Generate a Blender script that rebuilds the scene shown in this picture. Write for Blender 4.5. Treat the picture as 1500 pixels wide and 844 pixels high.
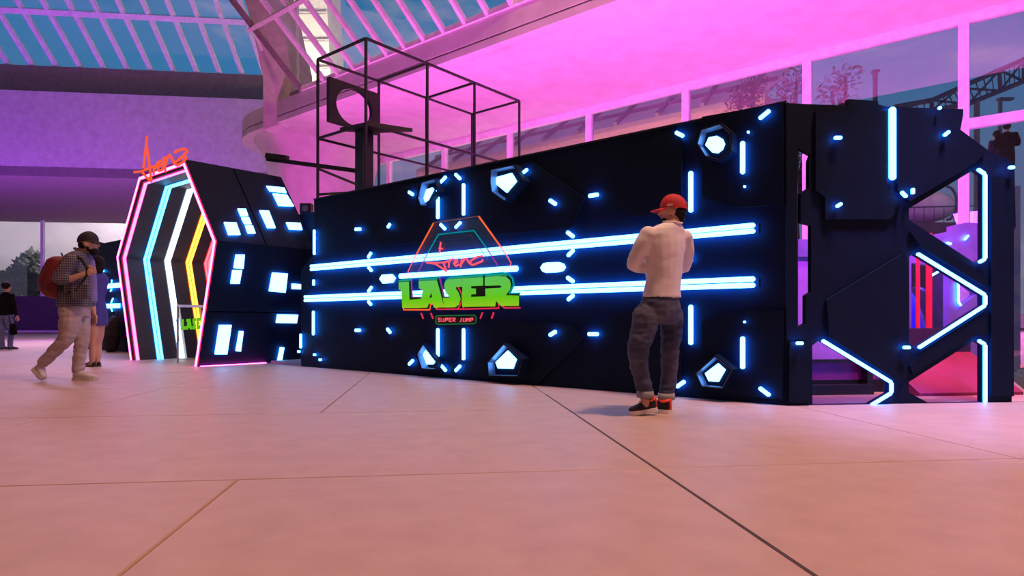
import bpy, bmesh, math, random
from mathutils import Vector, Matrix, noise
from mathutils.geometry import tessellate_polygon
random.seed(7)
for o in list(bpy.data.objects): bpy.data.objects.remove(o, do_unlink=True)
SC = bpy.context.scene
COL = SC.collection

# ------------------------------------------------------------------ camera
FP, CX, HY, CH = 955.0, 750.0, 469.0, 0.75          # focal length in px, centre, horizon row, eye height
cam = bpy.data.cameras.new('camera'); cam_o = bpy.data.objects.new('camera', cam); COL.objects.link(cam_o)
cam.sensor_width = 36; cam.lens = FP/1500*36; cam.shift_y = (HY-422)/1500
cam.clip_end = 500
cam_o.location = (0, 0, CH); cam_o.rotation_euler = (math.pi/2, 0, 0); SC.camera = cam_o
SC.view_settings.view_transform = 'Standard'; SC.view_settings.look = 'None'
SC.view_settings.exposure = -0.12; SC.view_settings.gamma = 1.0; SC.view_settings.use_curve_mapping = False

# ------------------------------------------------------------------ frames of reference
DX, DY = -0.7685, 0.6399                  # along the black wall, away from the camera
NX, NY = -0.6399, -0.7685                 # its normal, towards the hall
W0 = (2.40, 5.73)
def W(t, z, o=0.0): return Vector((W0[0]+DX*t+NX*o, W0[1]+DY*t+NY*o, z))
def wt(x, y, o=0.0):
    """pixel -> (t, z) on the plane parallel to the black wall at offset o"""
    rx = (x-CX)/FP
    c = W0[0]*NX+W0[1]*NY+o
    Y = c/(rx*NX+NY); X = rx*Y
    t = (X-W0[0])*DX+(Y-W0[1])*DY
    return t, CH-(y-HY)/FP*Y
E1 = (0.9932, 0.1169); E2 = (-0.1169, 0.9932); G0 = (0.726, 3.30)
def G(u, v, z=0.0): return Vector((G0[0]+E1[0]*u+E2[0]*v, G0[1]+E1[1]*u+E2[1]*v, z))
LV = 2.2
def lt(x, y, w=0.0):
    """pixel -> (u, z) on the lattice screen plane (v = LV + w)"""
    rx = (x-CX)/FP
    c = (G0[0]*E2[0]+G0[1]*E2[1])+LV+w
    Y = c/(rx*E2[0]+E2[1]); X = rx*Y
    return (X-G0[0])*E1[0]+(Y-G0[1])*E1[1], CH-(y-HY)/FP*Y
def L(u, z, w=0.0): return G(u, LV+w, z)
FT, FO = 8.83, 1.11
def F(a, z, s): return W(FT+a, z, FO-s)
def P(x, y, Y): return Vector(((x-CX)/FP*Y, Y, CH-(y-HY)/FP*Y))

# ------------------------------------------------------------------ world and lights
wd = bpy.data.worlds.new('dusk_sky'); SC.world = wd; wd.use_nodes = True
nt = wd.node_tree; nt.nodes.clear()
def wn(t): return nt.nodes.new(t)
tc = wn('ShaderNodeTexCoord'); sep = wn('ShaderNodeSeparateXYZ'); nt.links.new(tc.outputs['Generated'], sep.inputs[0])
rp = wn('ShaderNodeValToRGB'); nt.links.new(sep.outputs['Z'], rp.inputs[0])
cr = rp.color_ramp; cr.elements[0].position = 0.0; cr.elements[0].color = (0.30,0.27,0.36,1)
cr.elements[1].position = 0.9; cr.elements[1].color = (0.02,0.13,0.34,1)
e = cr.elements.new(0.14); e.color = (0.17,0.21,0.36,1)
e = cr.elements.new(0.34); e.color = (0.045,0.22,0.45,1)
mp = wn('ShaderNodeMapping'); mp.inputs['Scale'].default_value = (2.2,2.2,6); nt.links.new(tc.outputs['Generated'], mp.inputs[0])
nz = wn('ShaderNodeTexNoise'); nz.inputs['Scale'].default_value = 2.0; nz.inputs['Detail'].default_value = 7; nz.inputs['Roughness'].default_value = .58
nt.links.new(mp.outputs[0], nz.inputs['Vector'])
cl = wn('ShaderNodeValToRGB'); cl.color_ramp.elements[0].position = .52; cl.color_ramp.elements[1].position = .78
nt.links.new(nz.outputs[0], cl.inputs[0])
mx = wn('ShaderNodeMix'); mx.data_type = 'RGBA'; mx.inputs[7].default_value = (0.52,0.45,0.52,1)
nt.links.new(cl.outputs[0], mx.inputs[0]); nt.links.new(rp.outputs[0], mx.inputs[6])
bg = wn('ShaderNodeBackground'); bg.inputs[1].default_value = 1.05; nt.links.new(mx.outputs[2], bg.inputs[0])
wo = wn('ShaderNodeOutputWorld'); nt.links.new(bg.outputs[0], wo.inputs[0])

def area(name, loc, target, col, power, sx, sy=None, spread=180):
    l = bpy.data.lights.new(name, 'AREA'); l.color = col; l.energy = power
    l.shape = 'RECTANGLE'; l.size = sx; l.size_y = sy or sx; l.spread = math.radians(spread)
    o = bpy.data.objects.new(name, l); COL.objects.link(o); o.location = loc
    d = Vector(target)-Vector(loc); o.rotation_euler = d.to_track_quat('-Z', 'Y').to_euler()
    return o
def spot(name, loc, target, col, power, ang, blend=.6, rad=.15):
    l = bpy.data.lights.new(name, 'SPOT'); l.color = col; l.energy = power; l.spot_size = math.radians(ang); l.spot_blend = blend
    l.shadow_soft_size = rad
    o = bpy.data.objects.new(name, l); COL.objects.link(o); o.location = loc
    d = Vector(target)-Vector(loc); o.rotation_euler = d.to_track_quat('-Z', 'Y').to_euler()
    return o
# warm hall lamps high above the floor
HALL = (1.0, .56, .37)
for (x_, y_), p_ in (((5.0, 3.5), 1400), ((-2.2, 7.8), 170), ((-7.5, 10.6), 270)):
    area('hall_lamp', (x_, y_, 13.5), (x_, y_, 0), HALL, p_, 1.2, 1.2, 150)
# magenta uplights standing behind the black wall, washing the soffit
for t_, p_ in ((-3.5, 400), (0.5, 560), (4.5, 580), (8.5, 430), (12.5, 260)):
    a_ = W(t_, 2.3, -3.2); b_ = W(t_, 6.5, -6.2)
    area('magenta_uplight', a_, b_, (1.0, .13, .82), p_*.54, 1.6, .3, 170)
# violet wash on the far left wall and on the floor in front of it
area('violet_wash', (-15.0, 22.0, .6), (-19, 30, 8.6), (.38, .045, 1.0), 720, 6, .6, 170)
area('violet_wash', (-24.0, 22.0, .6), (-27, 30, 8.6), (.38, .045, 1.0), 720, 6, .6, 170)
area('lilac_lamp', (-14.5, 21.0, 7.0), (-14, 21, 0), (.80, .55, 1.0), 900, 4, 4, 150)
area('added_shell_light', (-22, 50, 9), (-24, 66, 7.0), (.95, .85, .9), 20000, 22, 5, 170)  # added outdoor lamp that brightens the white shell, standing in for daylight
# lavender spill on the floor in front of the lattice screen
spot('lavender_spot', (4.6, 4.6, 6.2), (3.8, 5.15, 0), (.46, .32, 1.0), 2300, 44, .9, .2)
# coloured lamps inside the play area
area('blue_play_lamp', G(5.2, LV+2.4, 3.2), G(6.2, LV+4.2, 1.5), (.13, .02, 1.0), 110, 1.2, .4, 170)
area('blue_play_lamp', G(6.6, LV+4.6, 2.2), G(7.0, LV+5.4, .8), (.13, .04, 1.0), 40, .5, .4, 170)
spot('red_play_lamp', G(4.2, LV+.45, 1.9), G(4.2, LV+1.0, .36), (1.0, .02, .16), 150, 60, .8, .1)
area('red_play_lamp', G(5.2, LV+2.4, 1.2), G(6.0, LV+3.2, 1.0), (1.0, .02, .10), 16, .3, .3, 170)
area('added_mural_light', G(2.9, LV+.35, 2.2), G(3.0, LV+.95, .6), (.85, .10, 1.0), 22, .9, .1, 170)  # added to light the mural partition, in place of the soffit's pink bounce

# ------------------------------------------------------------------ materials
MATS = {}
def mat(name, col, rough=.6, metal=0.0, var=.12, scale=6.0, bump=0.0, bscale=60.0, spec=.5, col2=None):
    if name in MATS: return MATS[name]
    m = bpy.data.materials.new(name); m.use_nodes = True; n = m.node_tree; b = n.nodes['Principled BSDF']
    b.inputs['Roughness'].default_value = rough; b.inputs['Metallic'].default_value = metal
    b.inputs['Specular IOR Level'].default_value = spec
    t = n.nodes.new('ShaderNodeTexCoord'); z = n.nodes.new('ShaderNodeTexNoise'); z.inputs['Scale'].default_value = scale
    z.inputs['Detail'].default_value = 5
    n.links.new(t.outputs['Object'], z.inputs['Vector'])
    r = n.nodes.new('ShaderNodeValToRGB'); r.color_ramp.elements[0].position = .3; r.color_ramp.elements[1].position = .7
    c2 = col2 or tuple(min(1, c*(1+var)) for c in col); c1 = col if col2 else tuple(c*(1-var) for c in col)
    r.color_ramp.elements[0].color = (*c1, 1); r.color_ramp.elements[1].color = (*c2, 1)
    n.links.new(z.outputs[0], r.inputs[0]); n.links.new(r.outputs[0], b.inputs['Base Color'])
    if bump:
        z2 = n.nodes.new('ShaderNodeTexNoise'); z2.inputs['Scale'].default_value = bscale; z2.inputs['Detail'].default_value = 4
        n.links.new(t.outputs['Object'], z2.inputs['Vector'])
        bp = n.nodes.new('ShaderNodeBump'); bp.inputs['Strength'].default_value = bump; bp.inputs['Distance'].default_value = .01
        n.links.new(z2.outputs[0], bp.inputs['Height']); n.links.new(bp.outputs[0], b.inputs['Normal'])
    MATS[name] = m; return m
def em(name, col, strength):
    if name in MATS: return MATS[name]
    m = bpy.data.materials.new(name); m.use_nodes = True; n = m.node_tree; n.nodes.clear()
    t = n.nodes.new('ShaderNodeTexCoord'); z = n.nodes.new('ShaderNodeTexNoise'); z.inputs['Scale'].default_value = 3
    n.links.new(t.outputs['Object'], z.inputs['Vector'])
    mr = n.nodes.new('ShaderNodeMapRange'); mr.inputs[3].default_value = .92*strength; mr.inputs[4].default_value = 1.08*strength
    n.links.new(z.outputs[0], mr.inputs[0])
    e = n.nodes.new('ShaderNodeEmission'); e.inputs[0].default_value = (*col, 1); n.links.new(mr.outputs[0], e.inputs[1])
    o = n.nodes.new('ShaderNodeOutputMaterial'); n.links.new(e.outputs[0], o.inputs[0])
    MATS[name] = m; return m
def glass(name, tint=(.9,.93,1.0), refl=.1, rough=.01, dirt=0.0):
    m = bpy.data.materials.new(name); m.use_nodes = True; n = m.node_tree; n.nodes.clear()
    tr = n.nodes.new('ShaderNodeBsdfTransparent'); tr.inputs[0].default_value = (*tint, 1)
    gl = n.nodes.new('ShaderNodeBsdfGlossy'); gl.inputs['Roughness'].default_value = rough; gl.inputs[0].default_value = (1,1,1,1)
    lw_ = n.nodes.new('ShaderNodeLayerWeight'); lw_.inputs[0].default_value = .5
    fr = n.nodes.new('ShaderNodeMath'); fr.operation = 'POWER'; fr.inputs[1].default_value = 4.0; n.links.new(lw_.outputs['Facing'], fr.inputs[0])
    t = n.nodes.new('ShaderNodeTexCoord'); z = n.nodes.new('ShaderNodeTexNoise'); z.inputs['Scale'].default_value = .6
    n.links.new(t.outputs['Object'], z.inputs['Vector'])
    ad = n.nodes.new('ShaderNodeMath'); ad.operation = 'ADD'; ad.inputs[1].default_value = refl
    n.links.new(fr.outputs[0], ad.inputs[0])
    a2 = n.nodes.new('ShaderNodeMath'); a2.operation = 'MULTIPLY_ADD'; a2.inputs[1].default_value = .04
    n.links.new(z.outputs[0], a2.inputs[0]); n.links.new(ad.outputs[0], a2.inputs[2])
    mx_ = n.nodes.new('ShaderNodeMixShader'); n.links.new(a2.outputs[0], mx_.inputs[0]); n.links.new(tr.outputs[0], mx_.inputs[1]); n.links.new(gl.outputs[0], mx_.inputs[2])
    o = n.nodes.new('ShaderNodeOutputMaterial'); n.links.new(mx_.outputs[0], o.inputs[0])
    MATS[name] = m; return m

M_FLOOR = mat('floor_concrete', (.45,.31,.24), .5, 0, col2=(.52,.37,.29), scale=5, bump=.06, bscale=70)
M_JOINT = mat('joint_dark', (.05,.035,.03), .8)
M_GOLD = mat('joint_brass', (.42,.27,.06), .5, .3)
M_BLACK = mat('black_panel', (.005,.012,.032), .60, 0, bump=.04, bscale=120, spec=.10)
M_BLACK2 = mat('black_plate', (.005,.012,.030), .58, 0, bump=.04, bscale=120, spec=.10)
M_STEEL = mat('black_steel', (.008,.007,.010), .5, 0)
M_CONC = mat('pale_concrete', (.66,.60,.64), .75, 0, var=.08, scale=2.5, bump=.25, bscale=14)
M_CONC2 = mat('rough_concrete', (.60,.53,.58), .85, 0, var=.12, scale=4, bump=.5, bscale=10)
M_BEAM = mat('brown_concrete', (.26,.19,.19), .85, 0, var=.12, scale=5, bump=.3, bscale=14)
M_FRAME = mat('white_frame', (.80,.76,.80), .45)
M_DARKWALL = mat('dark_plaster', (.085,.065,.095), .8, 0, bump=.15, bscale=20)
M_GLASS = glass('facade_glass', (.84,.86,.92), .10)
M_SKYGLASS = glass('roof_glass', (.90,.93,.97), .04)
M_WINGLASS = glass('window_glass', (.90,.90,.92), .06)
M_DOORGLASS = glass('door_glass', (.80,.80,.86), .06)
E_BLUE = em('blue_led', (.095,.38,1.0), 10)
E_BLUE_RIM = em('blue_led_rim', (.0,.10,.75), 1.15)
E_LENS = em('lens_led', (.125,.42,1.0), 8)
E_PINK = em('pink_neon', (1.0,.085,.50), 11)
E_PINKRIM = em('pink_neon_rim', (1.0,.02,.16), 1.5)
E_VIOLET = em('violet_neon', (.78,.16,1.0), 4.0)
E_CYAN = em('cyan_neon', (.06,.50,1.0), 9)
E_CYANRIM = em('cyan_neon_rim', (0,.20,.75), .9)
E_WHITE = em('white_neon', (.80,.90,1.0), 4.5)
E_WHITERIM = em('white_neon_rim', (.30,.50,.80), .7)
E_ORANGE = em('orange_neon', (1.0,.50,.05), 4.2)
E_ORANGERIM = em('orange_neon_rim', (1.0,.20,.0), .9)
E_RED = em('red_neon', (1.0,.10,.14), 3.2)
E_REDRIM = em('red_neon_rim', (1.0,.02,.05), .9)
E_LETTER = em('orange_letter', (1.0,.10,.035), 1.15)
E_SIGNPINK = em('pink_letter', (1.0,.10,.14), 1.25)
E_GREEN = em('green_letter', (.13,.56,.01), 1.0)
E_TEAL = em('teal_line', (.0,.30,.36), 1.0)
E_REDLINE = em('red_line', (.75,.03,.08), 1.0)
E_VIOLINE = em('violet_line', (.45,.05,.5), .8)
E_ORLINE = em('orange_line', (1.0,.12,.03), 1.2)
E_GRLINE = em('green_line', (.02,.20,.05), .9)

def em_ramp(name, z0, z1, stops, strength):
    """flat printed colour running from bottom to top of the letters"""
    m = em(name, stops[0][1], strength); n = m.node_tree; e_ = [x for x in n.nodes if x.type == 'EMISSION'][0]
    t = n.nodes.new('ShaderNodeTexCoord'); sp_z = n.nodes.new('ShaderNodeSeparateXYZ'); n.links.new(t.outputs['Object'], sp_z.inputs[0])
    mr = n.nodes.new('ShaderNodeMapRange'); mr.inputs[1].default_value = z0; mr.inputs[2].default_value = z1; n.links.new(sp_z.outputs['Z'], mr.inputs[0])
    r = n.nodes.new('ShaderNodeValToRGB'); r.color_ramp.elements[0].color = (*stops[0][1],1); r.color_ramp.elements[1].color = (*stops[-1][1],1)
    for p_, c_ in stops[1:-1]: x = r.color_ramp.elements.new(p_); x.color = (*c_,1)
    n.links.new(mr.outputs[0], r.inputs[0]); n.links.new(r.outputs[0], e_.inputs[0]); return m
E_SIGNGREEN = em_ramp('sign_green', .90, 1.24, [(0,(.32,.62,.02)),(.35,(.14,.60,.01)),(1,(.12,.58,.10))], 1.0)
# ------------------------------------------------------------------ mesh helpers
def link(name, vs, fs, m, parent=None, smooth=False, mats=None, midx=None):
    me = bpy.data.meshes.new(name); me.from_pydata([tuple(v) for v in vs], [], fs); me.update()
    for mm in (mats or [m]): me.materials.append(mm)
    if midx: me.polygons.foreach_set('material_index', midx)
    if smooth: me.polygons.foreach_set('use_smooth', [True]*len(me.polygons))
    o = bpy.data.objects.new(name, me); COL.objects.link(o)
    if parent: 
        o.parent = parent
        if parent.type == 'EMPTY' or parent.location.length > 0:
            o.matrix_parent_inverse = Matrix.Translation(-world_loc(parent))
    return o
def world_loc(o):
    v = Vector((0,0,0)); 
    while o: v = v+o.location; o = o.parent
    return v
def recalc(o):
    bm = bmesh.new(); bm.from_mesh(o.data); bmesh.ops.recalc_face_normals(bm, faces=bm.faces); bm.to_mesh(o.data); bm.free(); return o
class MB:
    def __init__(s): s.v = []; s.f = []
    def add(s, vs, fs):
        b = len(s.v); s.v += [Vector(v) for v in vs]; s.f += [tuple(i+b for i in f) for f in fs]; return s
    def box8(s, p):   # bottom 4 then top 4
        return s.add(p, [(0,3,2,1),(4,5,6,7),(0,1,5,4),(1,2,6,5),(2,3,7,6),(3,0,4,7)])
    def box(s, x0,x1,y0,y1,z0,z1):
        return s.box8([(x0,y0,z0),(x1,y0,z0),(x1,y1,z0),(x0,y1,z0),(x0,y0,z1),(x1,y0,z1),(x1,y1,z1),(x0,y1,z1)])
    def bar(s, a, b, w, h=None, up=(0,0,1)):
        h = h or w; a = Vector(a); b = Vector(b); d = (b-a).normalized(); u = Vector(up)
        if abs(d.dot(u)) > .98: u = Vector((DX,DY,0))
        r = d.cross(u).normalized(); u = r.cross(d).normalized()
        q = [(-1,-1),(1,-1),(1,1),(-1,1)]
        return s.box8([a+r*(w/2*i)+u*(h/2*j) for i,j in q]+[b+r*(w/2*i)+u*(h/2*j) for i,j in q])
    def tube(s, pts, r, n=8):
        pts = [Vector(p) for p in pts]; b = len(s.v); rs = r if isinstance(r, (list,tuple)) else [r]*len(pts)
        ref = None
        for i,p in enumerate(pts):
            d = (pts[min(i+1,len(pts)-1)]-pts[max(i-1,0)]).normalized()
            if ref is None: ref = Vector((0,0,1)) if abs(d.z) < .9 else Vector((1,0,0))
            x = d.cross(ref).normalized(); ref = x.cross(d).normalized()
            for k in range(n):
                a = 2*math.pi*k/n; s.v.append(p+(x*math.cos(a)+ref*math.sin(a))*rs[i])
        for i in range(len(pts)-1):
            for k in range(n):
                k2 = (k+1)%n; s.f.append((b+i*n+k, b+i*n+k2, b+(i+1)*n+k2, b+(i+1)*n+k))
        s.f.append(tuple(b+k for k in range(n))[::-1]); s.f.append(tuple(b+(len(pts)-1)*n+k for k in range(n)))
        return s
    def prism(s, poly, fn, o0, o1, holes=()):
        """poly in 2d, fn(u,z,o)->world; closed slab between offsets"""
        loops = [list(poly)]+[list(h) for h in holes]
        flat = [p for l in loops for p in l]
        tri = tessellate_polygon([[Vector((p[0],p[1],0)) for p in l] for l in loops])
        n = len(flat); b = len(s.v)
        s.v += [fn(p[0],p[1],o0) for p in flat]+[fn(p[0],p[1],o1) for p in flat]
        for t in tri: s.f.append(tuple(b+i for i in t)); s.f.append(tuple(b+n+i for i in reversed(t)))
        k = 0
        for l in loops:
            m = len(l)
            for i in range(m):
                j = (i+1)%m; s.f.append((b+k+i, b+k+j, b+n+k+j, b+n+k+i))
            k += m
        return s
    def obj(s, name, m, parent=None, smooth=False):
        return recalc(link(name, s.v, s.f, m, parent, smooth))
def empty(name, loc, label=None, cat=None, group=None, kind=None):
    o = bpy.data.objects.new(name, None); COL.objects.link(o); o.location = loc; o.empty_display_size = .2
    return tag(o, label, cat, group, kind)
def tag(o, label=None, cat=None, group=None, kind=None):
    if label: o['label'] = label
    if cat: o['category'] = cat
    if group: o['group'] = group
    if kind: o['kind'] = kind
    return o
def struct(o, label=None, cat=None): return tag(o, label, cat, None, 'structure')
def inside(p, poly):
    c = False; n = len(poly)
    for i in range(n):
        a, b = poly[i], poly[i-1]
        if (a[1] > p[1]) != (b[1] > p[1]) and p[0] < (b[0]-a[0])*(p[1]-a[1])/(b[1]-a[1])+a[0]: c = not c
    return c
def strip_poly(p, q, w, ext=0.0):
    dx, dz = q[0]-p[0], q[1]-p[1]; l = math.hypot(dx, dz) or 1; dx /= l; dz /= l
    p = (p[0]-dx*ext, p[1]-dz*ext); q = (q[0]+dx*ext, q[1]+dz*ext); nx, nz = -dz*w/2, dx*w/2
    c = w*.28
    return [(p[0]+nx+dx*c, p[1]+nz+dz*c), (p[0]+nx*.4, p[1]+nz*.4), (p[0]-nx*.4, p[1]-nz*.4), (p[0]-nx+dx*c, p[1]-nz+dz*c),
            (q[0]-nx-dx*c, q[1]-nz-dz*c), (q[0]-nx*.4, q[1]-nz*.4), (q[0]+nx*.4, q[1]+nz*.4), (q[0]+nx-dx*c, q[1]+nz-dz*c)]
def grow(poly, g):
    cx = sum(p[0] for p in poly)/len(poly); cz = sum(p[1] for p in poly)/len(poly)
    out = []
    for p in poly:
        l = math.hypot(p[0]-cx, p[1]-cz); out.append((cx+(p[0]-cx)*(1+g/l), cz+(p[1]-cz)*(1+g/l)))
    return out
M_MOUNT = mat('strip_mount', (.01,.01,.02), .6)
E_HALO = em('added_halo_blue', (.0,.20,1.0), 70)  # glowing backs added behind strips and lamps to widen the blue halo
def led(fn, p, q, w, base, parent, h=.016, core=None, rim=None, rimw=.010, name='light_strip', gap=.030):
    """one LED strip: bright core held off the panel, an added blue glow that widens the halo on the panel, a slim mount"""
    a = MB().prism(strip_poly(p, q, w), fn, base+gap, base+gap+h).obj(name, core or E_BLUE, parent)
    MB().prism(strip_poly(p, q, w*.8, -w*.1), fn, base+gap-.006, base+gap).obj('added_halo', E_HALO, a)
    MB().prism(strip_poly(p, q, w*.15, -w*.3), fn, base, base+gap-.006).obj('mount', M_MOUNT, a)
    return a

# ================================================================== SETTING
exec_parts = []
# ---- floor: slabs about two metres wide, with open joints
floor_v, floor_f = [], []
fb = MB()
SU, SV = 2.03, 2.21
I0, I1, J0, J1 = -9, 1, -3, 5          # slab columns and rows
def grect(u0,u1,v0,v1,z0,z1): return [G(u0,v0,z0),G(u1,v0,z0),G(u1,v1,z0),G(u0,v1,z0),G(u0,v0,z1),G(u1,v0,z1),G(u1,v1,z1),G(u0,v1,z1)]
uL, uR, vB, vT = I0*SU, (I1+1)*SU, J0*SV, (J1+1)*SV
fb.box8(grect(uL-32, uL, vB-4, 62, -.3, 0)); fb.box8(grect(uL, uR, vT, 62, -.3, 0)); fb.box8(grect(uL, uR+8, vB-4, vB, -.3, 0))
fb.prism([(uR,SV),(uR+.02,SV),(uR+.38,SV+.02),(uR+3.6,6.1),(uR+3.6,vT),(uR,vT)], lambda u,v,z: G(u,v,z), -.3, 0)
floor = struct(fb.obj('floor', M_FLOOR), 'tan pink concrete hall floor with thin dark joints', 'floor')
bed = MB().box8(grect(uL, uR, vB, vT, -.3, -.02)); bed.box8(grect(uR, uR+8, vB, SV, -.3, -.02)); bed.obj('joint_bed', M_JOINT, floor)
g = .005
def slab_mesh(w, d):
    c = .004
    v = [(g,g,-.02),(w-g,g,-.02),(w-g,d-g,-.02),(g,d-g,-.02),(g,g,-c),(w-g,g,-c),(w-g,d-g,-c),(g,d-g,-c),
         (g+c,g+c,0),(w-g-c,g+c,0),(w-g-c,d-g-c,0),(g+c,d-g-c,0)]
    f = [(0,3,2,1)]+[(i,(i+1)%4,(i+1)%4+4,i+4) for i in range(4)]+[(i+4,(i+1)%4+4,(i+1)%4+8,i+8) for i in range(4)]+[(8,9,10,11)]
    me = bpy.data.meshes.new('slab'); me.from_pydata(v,[],f); me.materials.append(M_FLOOR); return me
sm1, sm2 = slab_mesh(SU, SV), slab_mesh(2*SU, SV)
ang = math.atan2(E1[1], E1[0])
for j in range(J0, J1+1):
    for i in range(I0, I1+5):
        if i > I1 and j > 0: continue
        if i > I1+3: continue
        if j == 0 and i == -1: continue             # the joint between two slabs is missing here
        me = sm2 if (j == 0 and i == -2) else sm1
        o = bpy.data.objects.new('slab', me); COL.objects.link(o); o.parent = floor
        o.location = G(i*SU, j*SV, 0); o.rotation_euler = (0,0,ang)
# brass filler in one joint, dark filler in the wide joint
MB().box8(grect(-SU-.006, -SU+.006, -3.2, -.01, -.02, .0005)).obj('joint_filler', M_GOLD, floor)
MB().box8(grect(-.008, .008, -4.0, 3.3, -.02, .0006)).obj('joint_filler', M_JOINT, floor)

# ---- lower plaza to the right, beyond the floor's edge
lp = MB().box8([(4.0,9.5,-4.2),(70,9.5,-4.2),(70,95,-4.2),(4.0,95,-4.2),(4.0,9.5,-3.8),(70,9.5,-3.8),(70,95,-3.8),(4.0,95,-3.8)])
struct(lp.obj('floor_plaza', mat('plaza_paving', (.30,.24,.28), .6)), 'dim paved plaza below the right edge of the hall floor', 'plaza')

# ---- hall envelope behind and above the camera
M_HALL = mat('hall_plaster', (.34,.29,.30), .85, bump=.1, bscale=6)
struct(MB().box(-50,15.5,-8.4,22,14.0,14.4).obj('ceiling', M_HALL), 'unseen opaque hall ceiling added to block sky light', 'ceiling')  # opaque roof out of view, added to keep blue sky light out
struct(MB().box(-50,15.5,-8.4,-8,0,14).obj('wall_front', M_HALL), 'plaster hall wall opposite the arena', 'wall')
struct(MB().box(15.1,15.5,-8,6.3,-4,14).obj('wall_right', M_HALL), 'plaster hall wall at the right', 'wall')
# ---- soffit slab running parallel to the black wall, with a rounded end
ZS = 6.5
OA, OB = -4.27, -8.75           # near and far edge, as offsets behind the wall
oc, rr_ = (OA+OB)/2, (OA-OB)/2; tE = 16.9
def slab_outline(grow_=0.0, k=18):
    pts = [(-14, OA+grow_)]
    for i in range(k+1):
        a = math.pi/2-math.pi*i/k
        pts.append((tE+(rr_+grow_)*1.15*math.cos(a), oc+(rr_+grow_)*math.sin(a)))
    pts.append((-14, OB-grow_)); return pts
soff = MB()
def slabfn(t, o, z): return W(t, z, o)
soff.prism(slab_outline(0), slabfn, ZS, ZS+.16)
sof = struct(soff.obj('ceiling_soffit', M_CONC), 'wide concrete soffit glowing pink with a rounded end', 'ceiling')
MB().prism(slab_outline(-.06), slabfn, ZS+.16, ZS+.20).obj('groove', M_BEAM, sof)
MB().prism(slab_outline(0), slabfn, ZS+.20, ZS+.62).obj('upstand', M_CONC, sof)
# shallow sloped downstand in front of the glazing
MB().prism([(-6.9, ZS+.02), (-8.7, ZS-.16), (-8.7, ZS+.02)], lambda o, z, t: W(t, z, o), -14, 17.2).obj('downstand', M_CONC, sof)
# ---- curved pier under the rounded end
pier = MB()
ring = []
for i in range(17):
    a = math.radians(100-i*12.5); ring.append((tE-.5+1.9*math.cos(a), oc+1.55*math.sin(a)))
K = len(ring)
lev = [(0,1.0),(2.5,1.0),(4.6,1.02),(5.6,1.10),(6.2,1.22),(6.5,1.36)]
pv = []
for z, sc in lev: pv += [W(tE-.5+(p[0]-tE+.5)*sc, z, oc+(p[1]-oc)*sc) for p in ring]
pier.add(pv, [(r*K+i, r*K+(i+1)%K, (r+1)*K+(i+1)%K, (r+1)*K+i) for r in range(len(lev)-1) for i in range(K)]+[tuple(range(K))])
struct(pier.obj('wall_pier', M_CONC, smooth=True), 'curved concrete pier flaring under the rounded soffit end', 'pier')

# ---- glass facade parallel to the black wall
OF = -8.6
fac = empty('window_1', W(3, 0, OF), 'tall glazed facade with pink lit frames behind the black wall', 'window', kind='structure')
mul_px = [1412]
t0 = wt(1412, 100, OF)[0]; t1 = wt(1183, 100, OF)[0]; sp = t1-t0
mts = [t0+sp*k for k in range(-2, 8)]
for k, t in enumerate(mts):
    MB().prism([(t-.085,-1.2 if k>2 else -4),(t+.085,-1.2 if k>2 else -4),(t+.085,ZS-.2),(t-.085,ZS-.2)], W, OF-.05, OF+.08).obj('mullion', M_FRAME, fac)
MB().prism([(mts[0]-3,ZS-.32),(mts[-1]+1,ZS-.32),(mts[-1]+1,ZS-.14),(mts[0]-3,ZS-.14)], W, OF-.05, OF+.09).obj('header_rail', M_FRAME, fac)
ztr = wt(1440, 179, OF)[1]
for k in range(0, 2):
    MB().prism([(mts[k]+.085,ztr-.09),(mts[k+1]-.085 if k<2 else 0,ztr-.09),(mts[k+1]-.085,ztr+.09),(mts[k]+.085,ztr+.09)], W, OF-.05, OF+.08).obj('transom', M_FRAME, fac)
for k in range(len(mts)-1):
    MB().prism([(mts[k]+.085,-1.0),(mts[k+1]-.085,-1.0),(mts[k+1]-.085,ZS-.32),(mts[k]+.085,ZS-.32)], W, OF-.004, OF+.004).obj('pane', M_GLASS, fac)

# ---- inclined roof glazing above the soffit (rises over the hall)
sk = empty('window_2', W(10, ZS+.62, OA), 'sloping roof glazing with lilac bars above the pink soffit', 'window', kind='structure')
SL = math.radians(40); co, si = math.cos(SL), math.sin(SL)
def S(t, q, h=0.0): return W(t, ZS+.66+q*si+h*co, OA+q*co-h*si)
tb = wt(475.7, 119, OA)[0]; ta = wt(716, 18, OA)[0]; bsp = (tb-ta)/9
nb = 16
QL = 7.5
for k in range(-5, nb-5):
    t = tb-bsp*k
    if k < 0: continue
    MB().box8([S(t-.045,0,-.06),S(t+.045,0,-.06),S(t+.045,QL,-.06),S(t-.045,QL,-.06),S(t-.045,0,.06),S(t+.045,0,.06),S(t+.045,QL,.06),S(t-.045,QL,.06)]).obj('glazing_bar', M_FRAME, sk)
    if k < nb-6:
        MB().box8([S(t-bsp+.045,0,-.01),S(t-.045,0,-.01),S(t-.045,QL,-.01),S(t-bsp+.045,QL,-.01),S(t-bsp+.045,0,.0),S(t-.045,0,.0),S(t-.045,QL,.0),S(t-bsp+.045,QL,.0)]).obj('pane', M_SKYGLASS, sk)
for q in (1.9, 4.2, 6.5):
    MB().box8([S(tb-bsp*(nb-6),q-.05,-.09),S(tb+1.25-q*.0,q-.05,-.09),S(tb+1.25,q+.05,-.09),S(tb-bsp*(nb-6),q+.05,-.09),S(tb-bsp*(nb-6),q-.05,.02),S(tb+1.25,q-.05,.02),S(tb+1.25,q+.05,.02),S(tb-bsp*(nb-6),q+.05,.02)]).obj('purlin', M_FRAME, sk)
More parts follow.
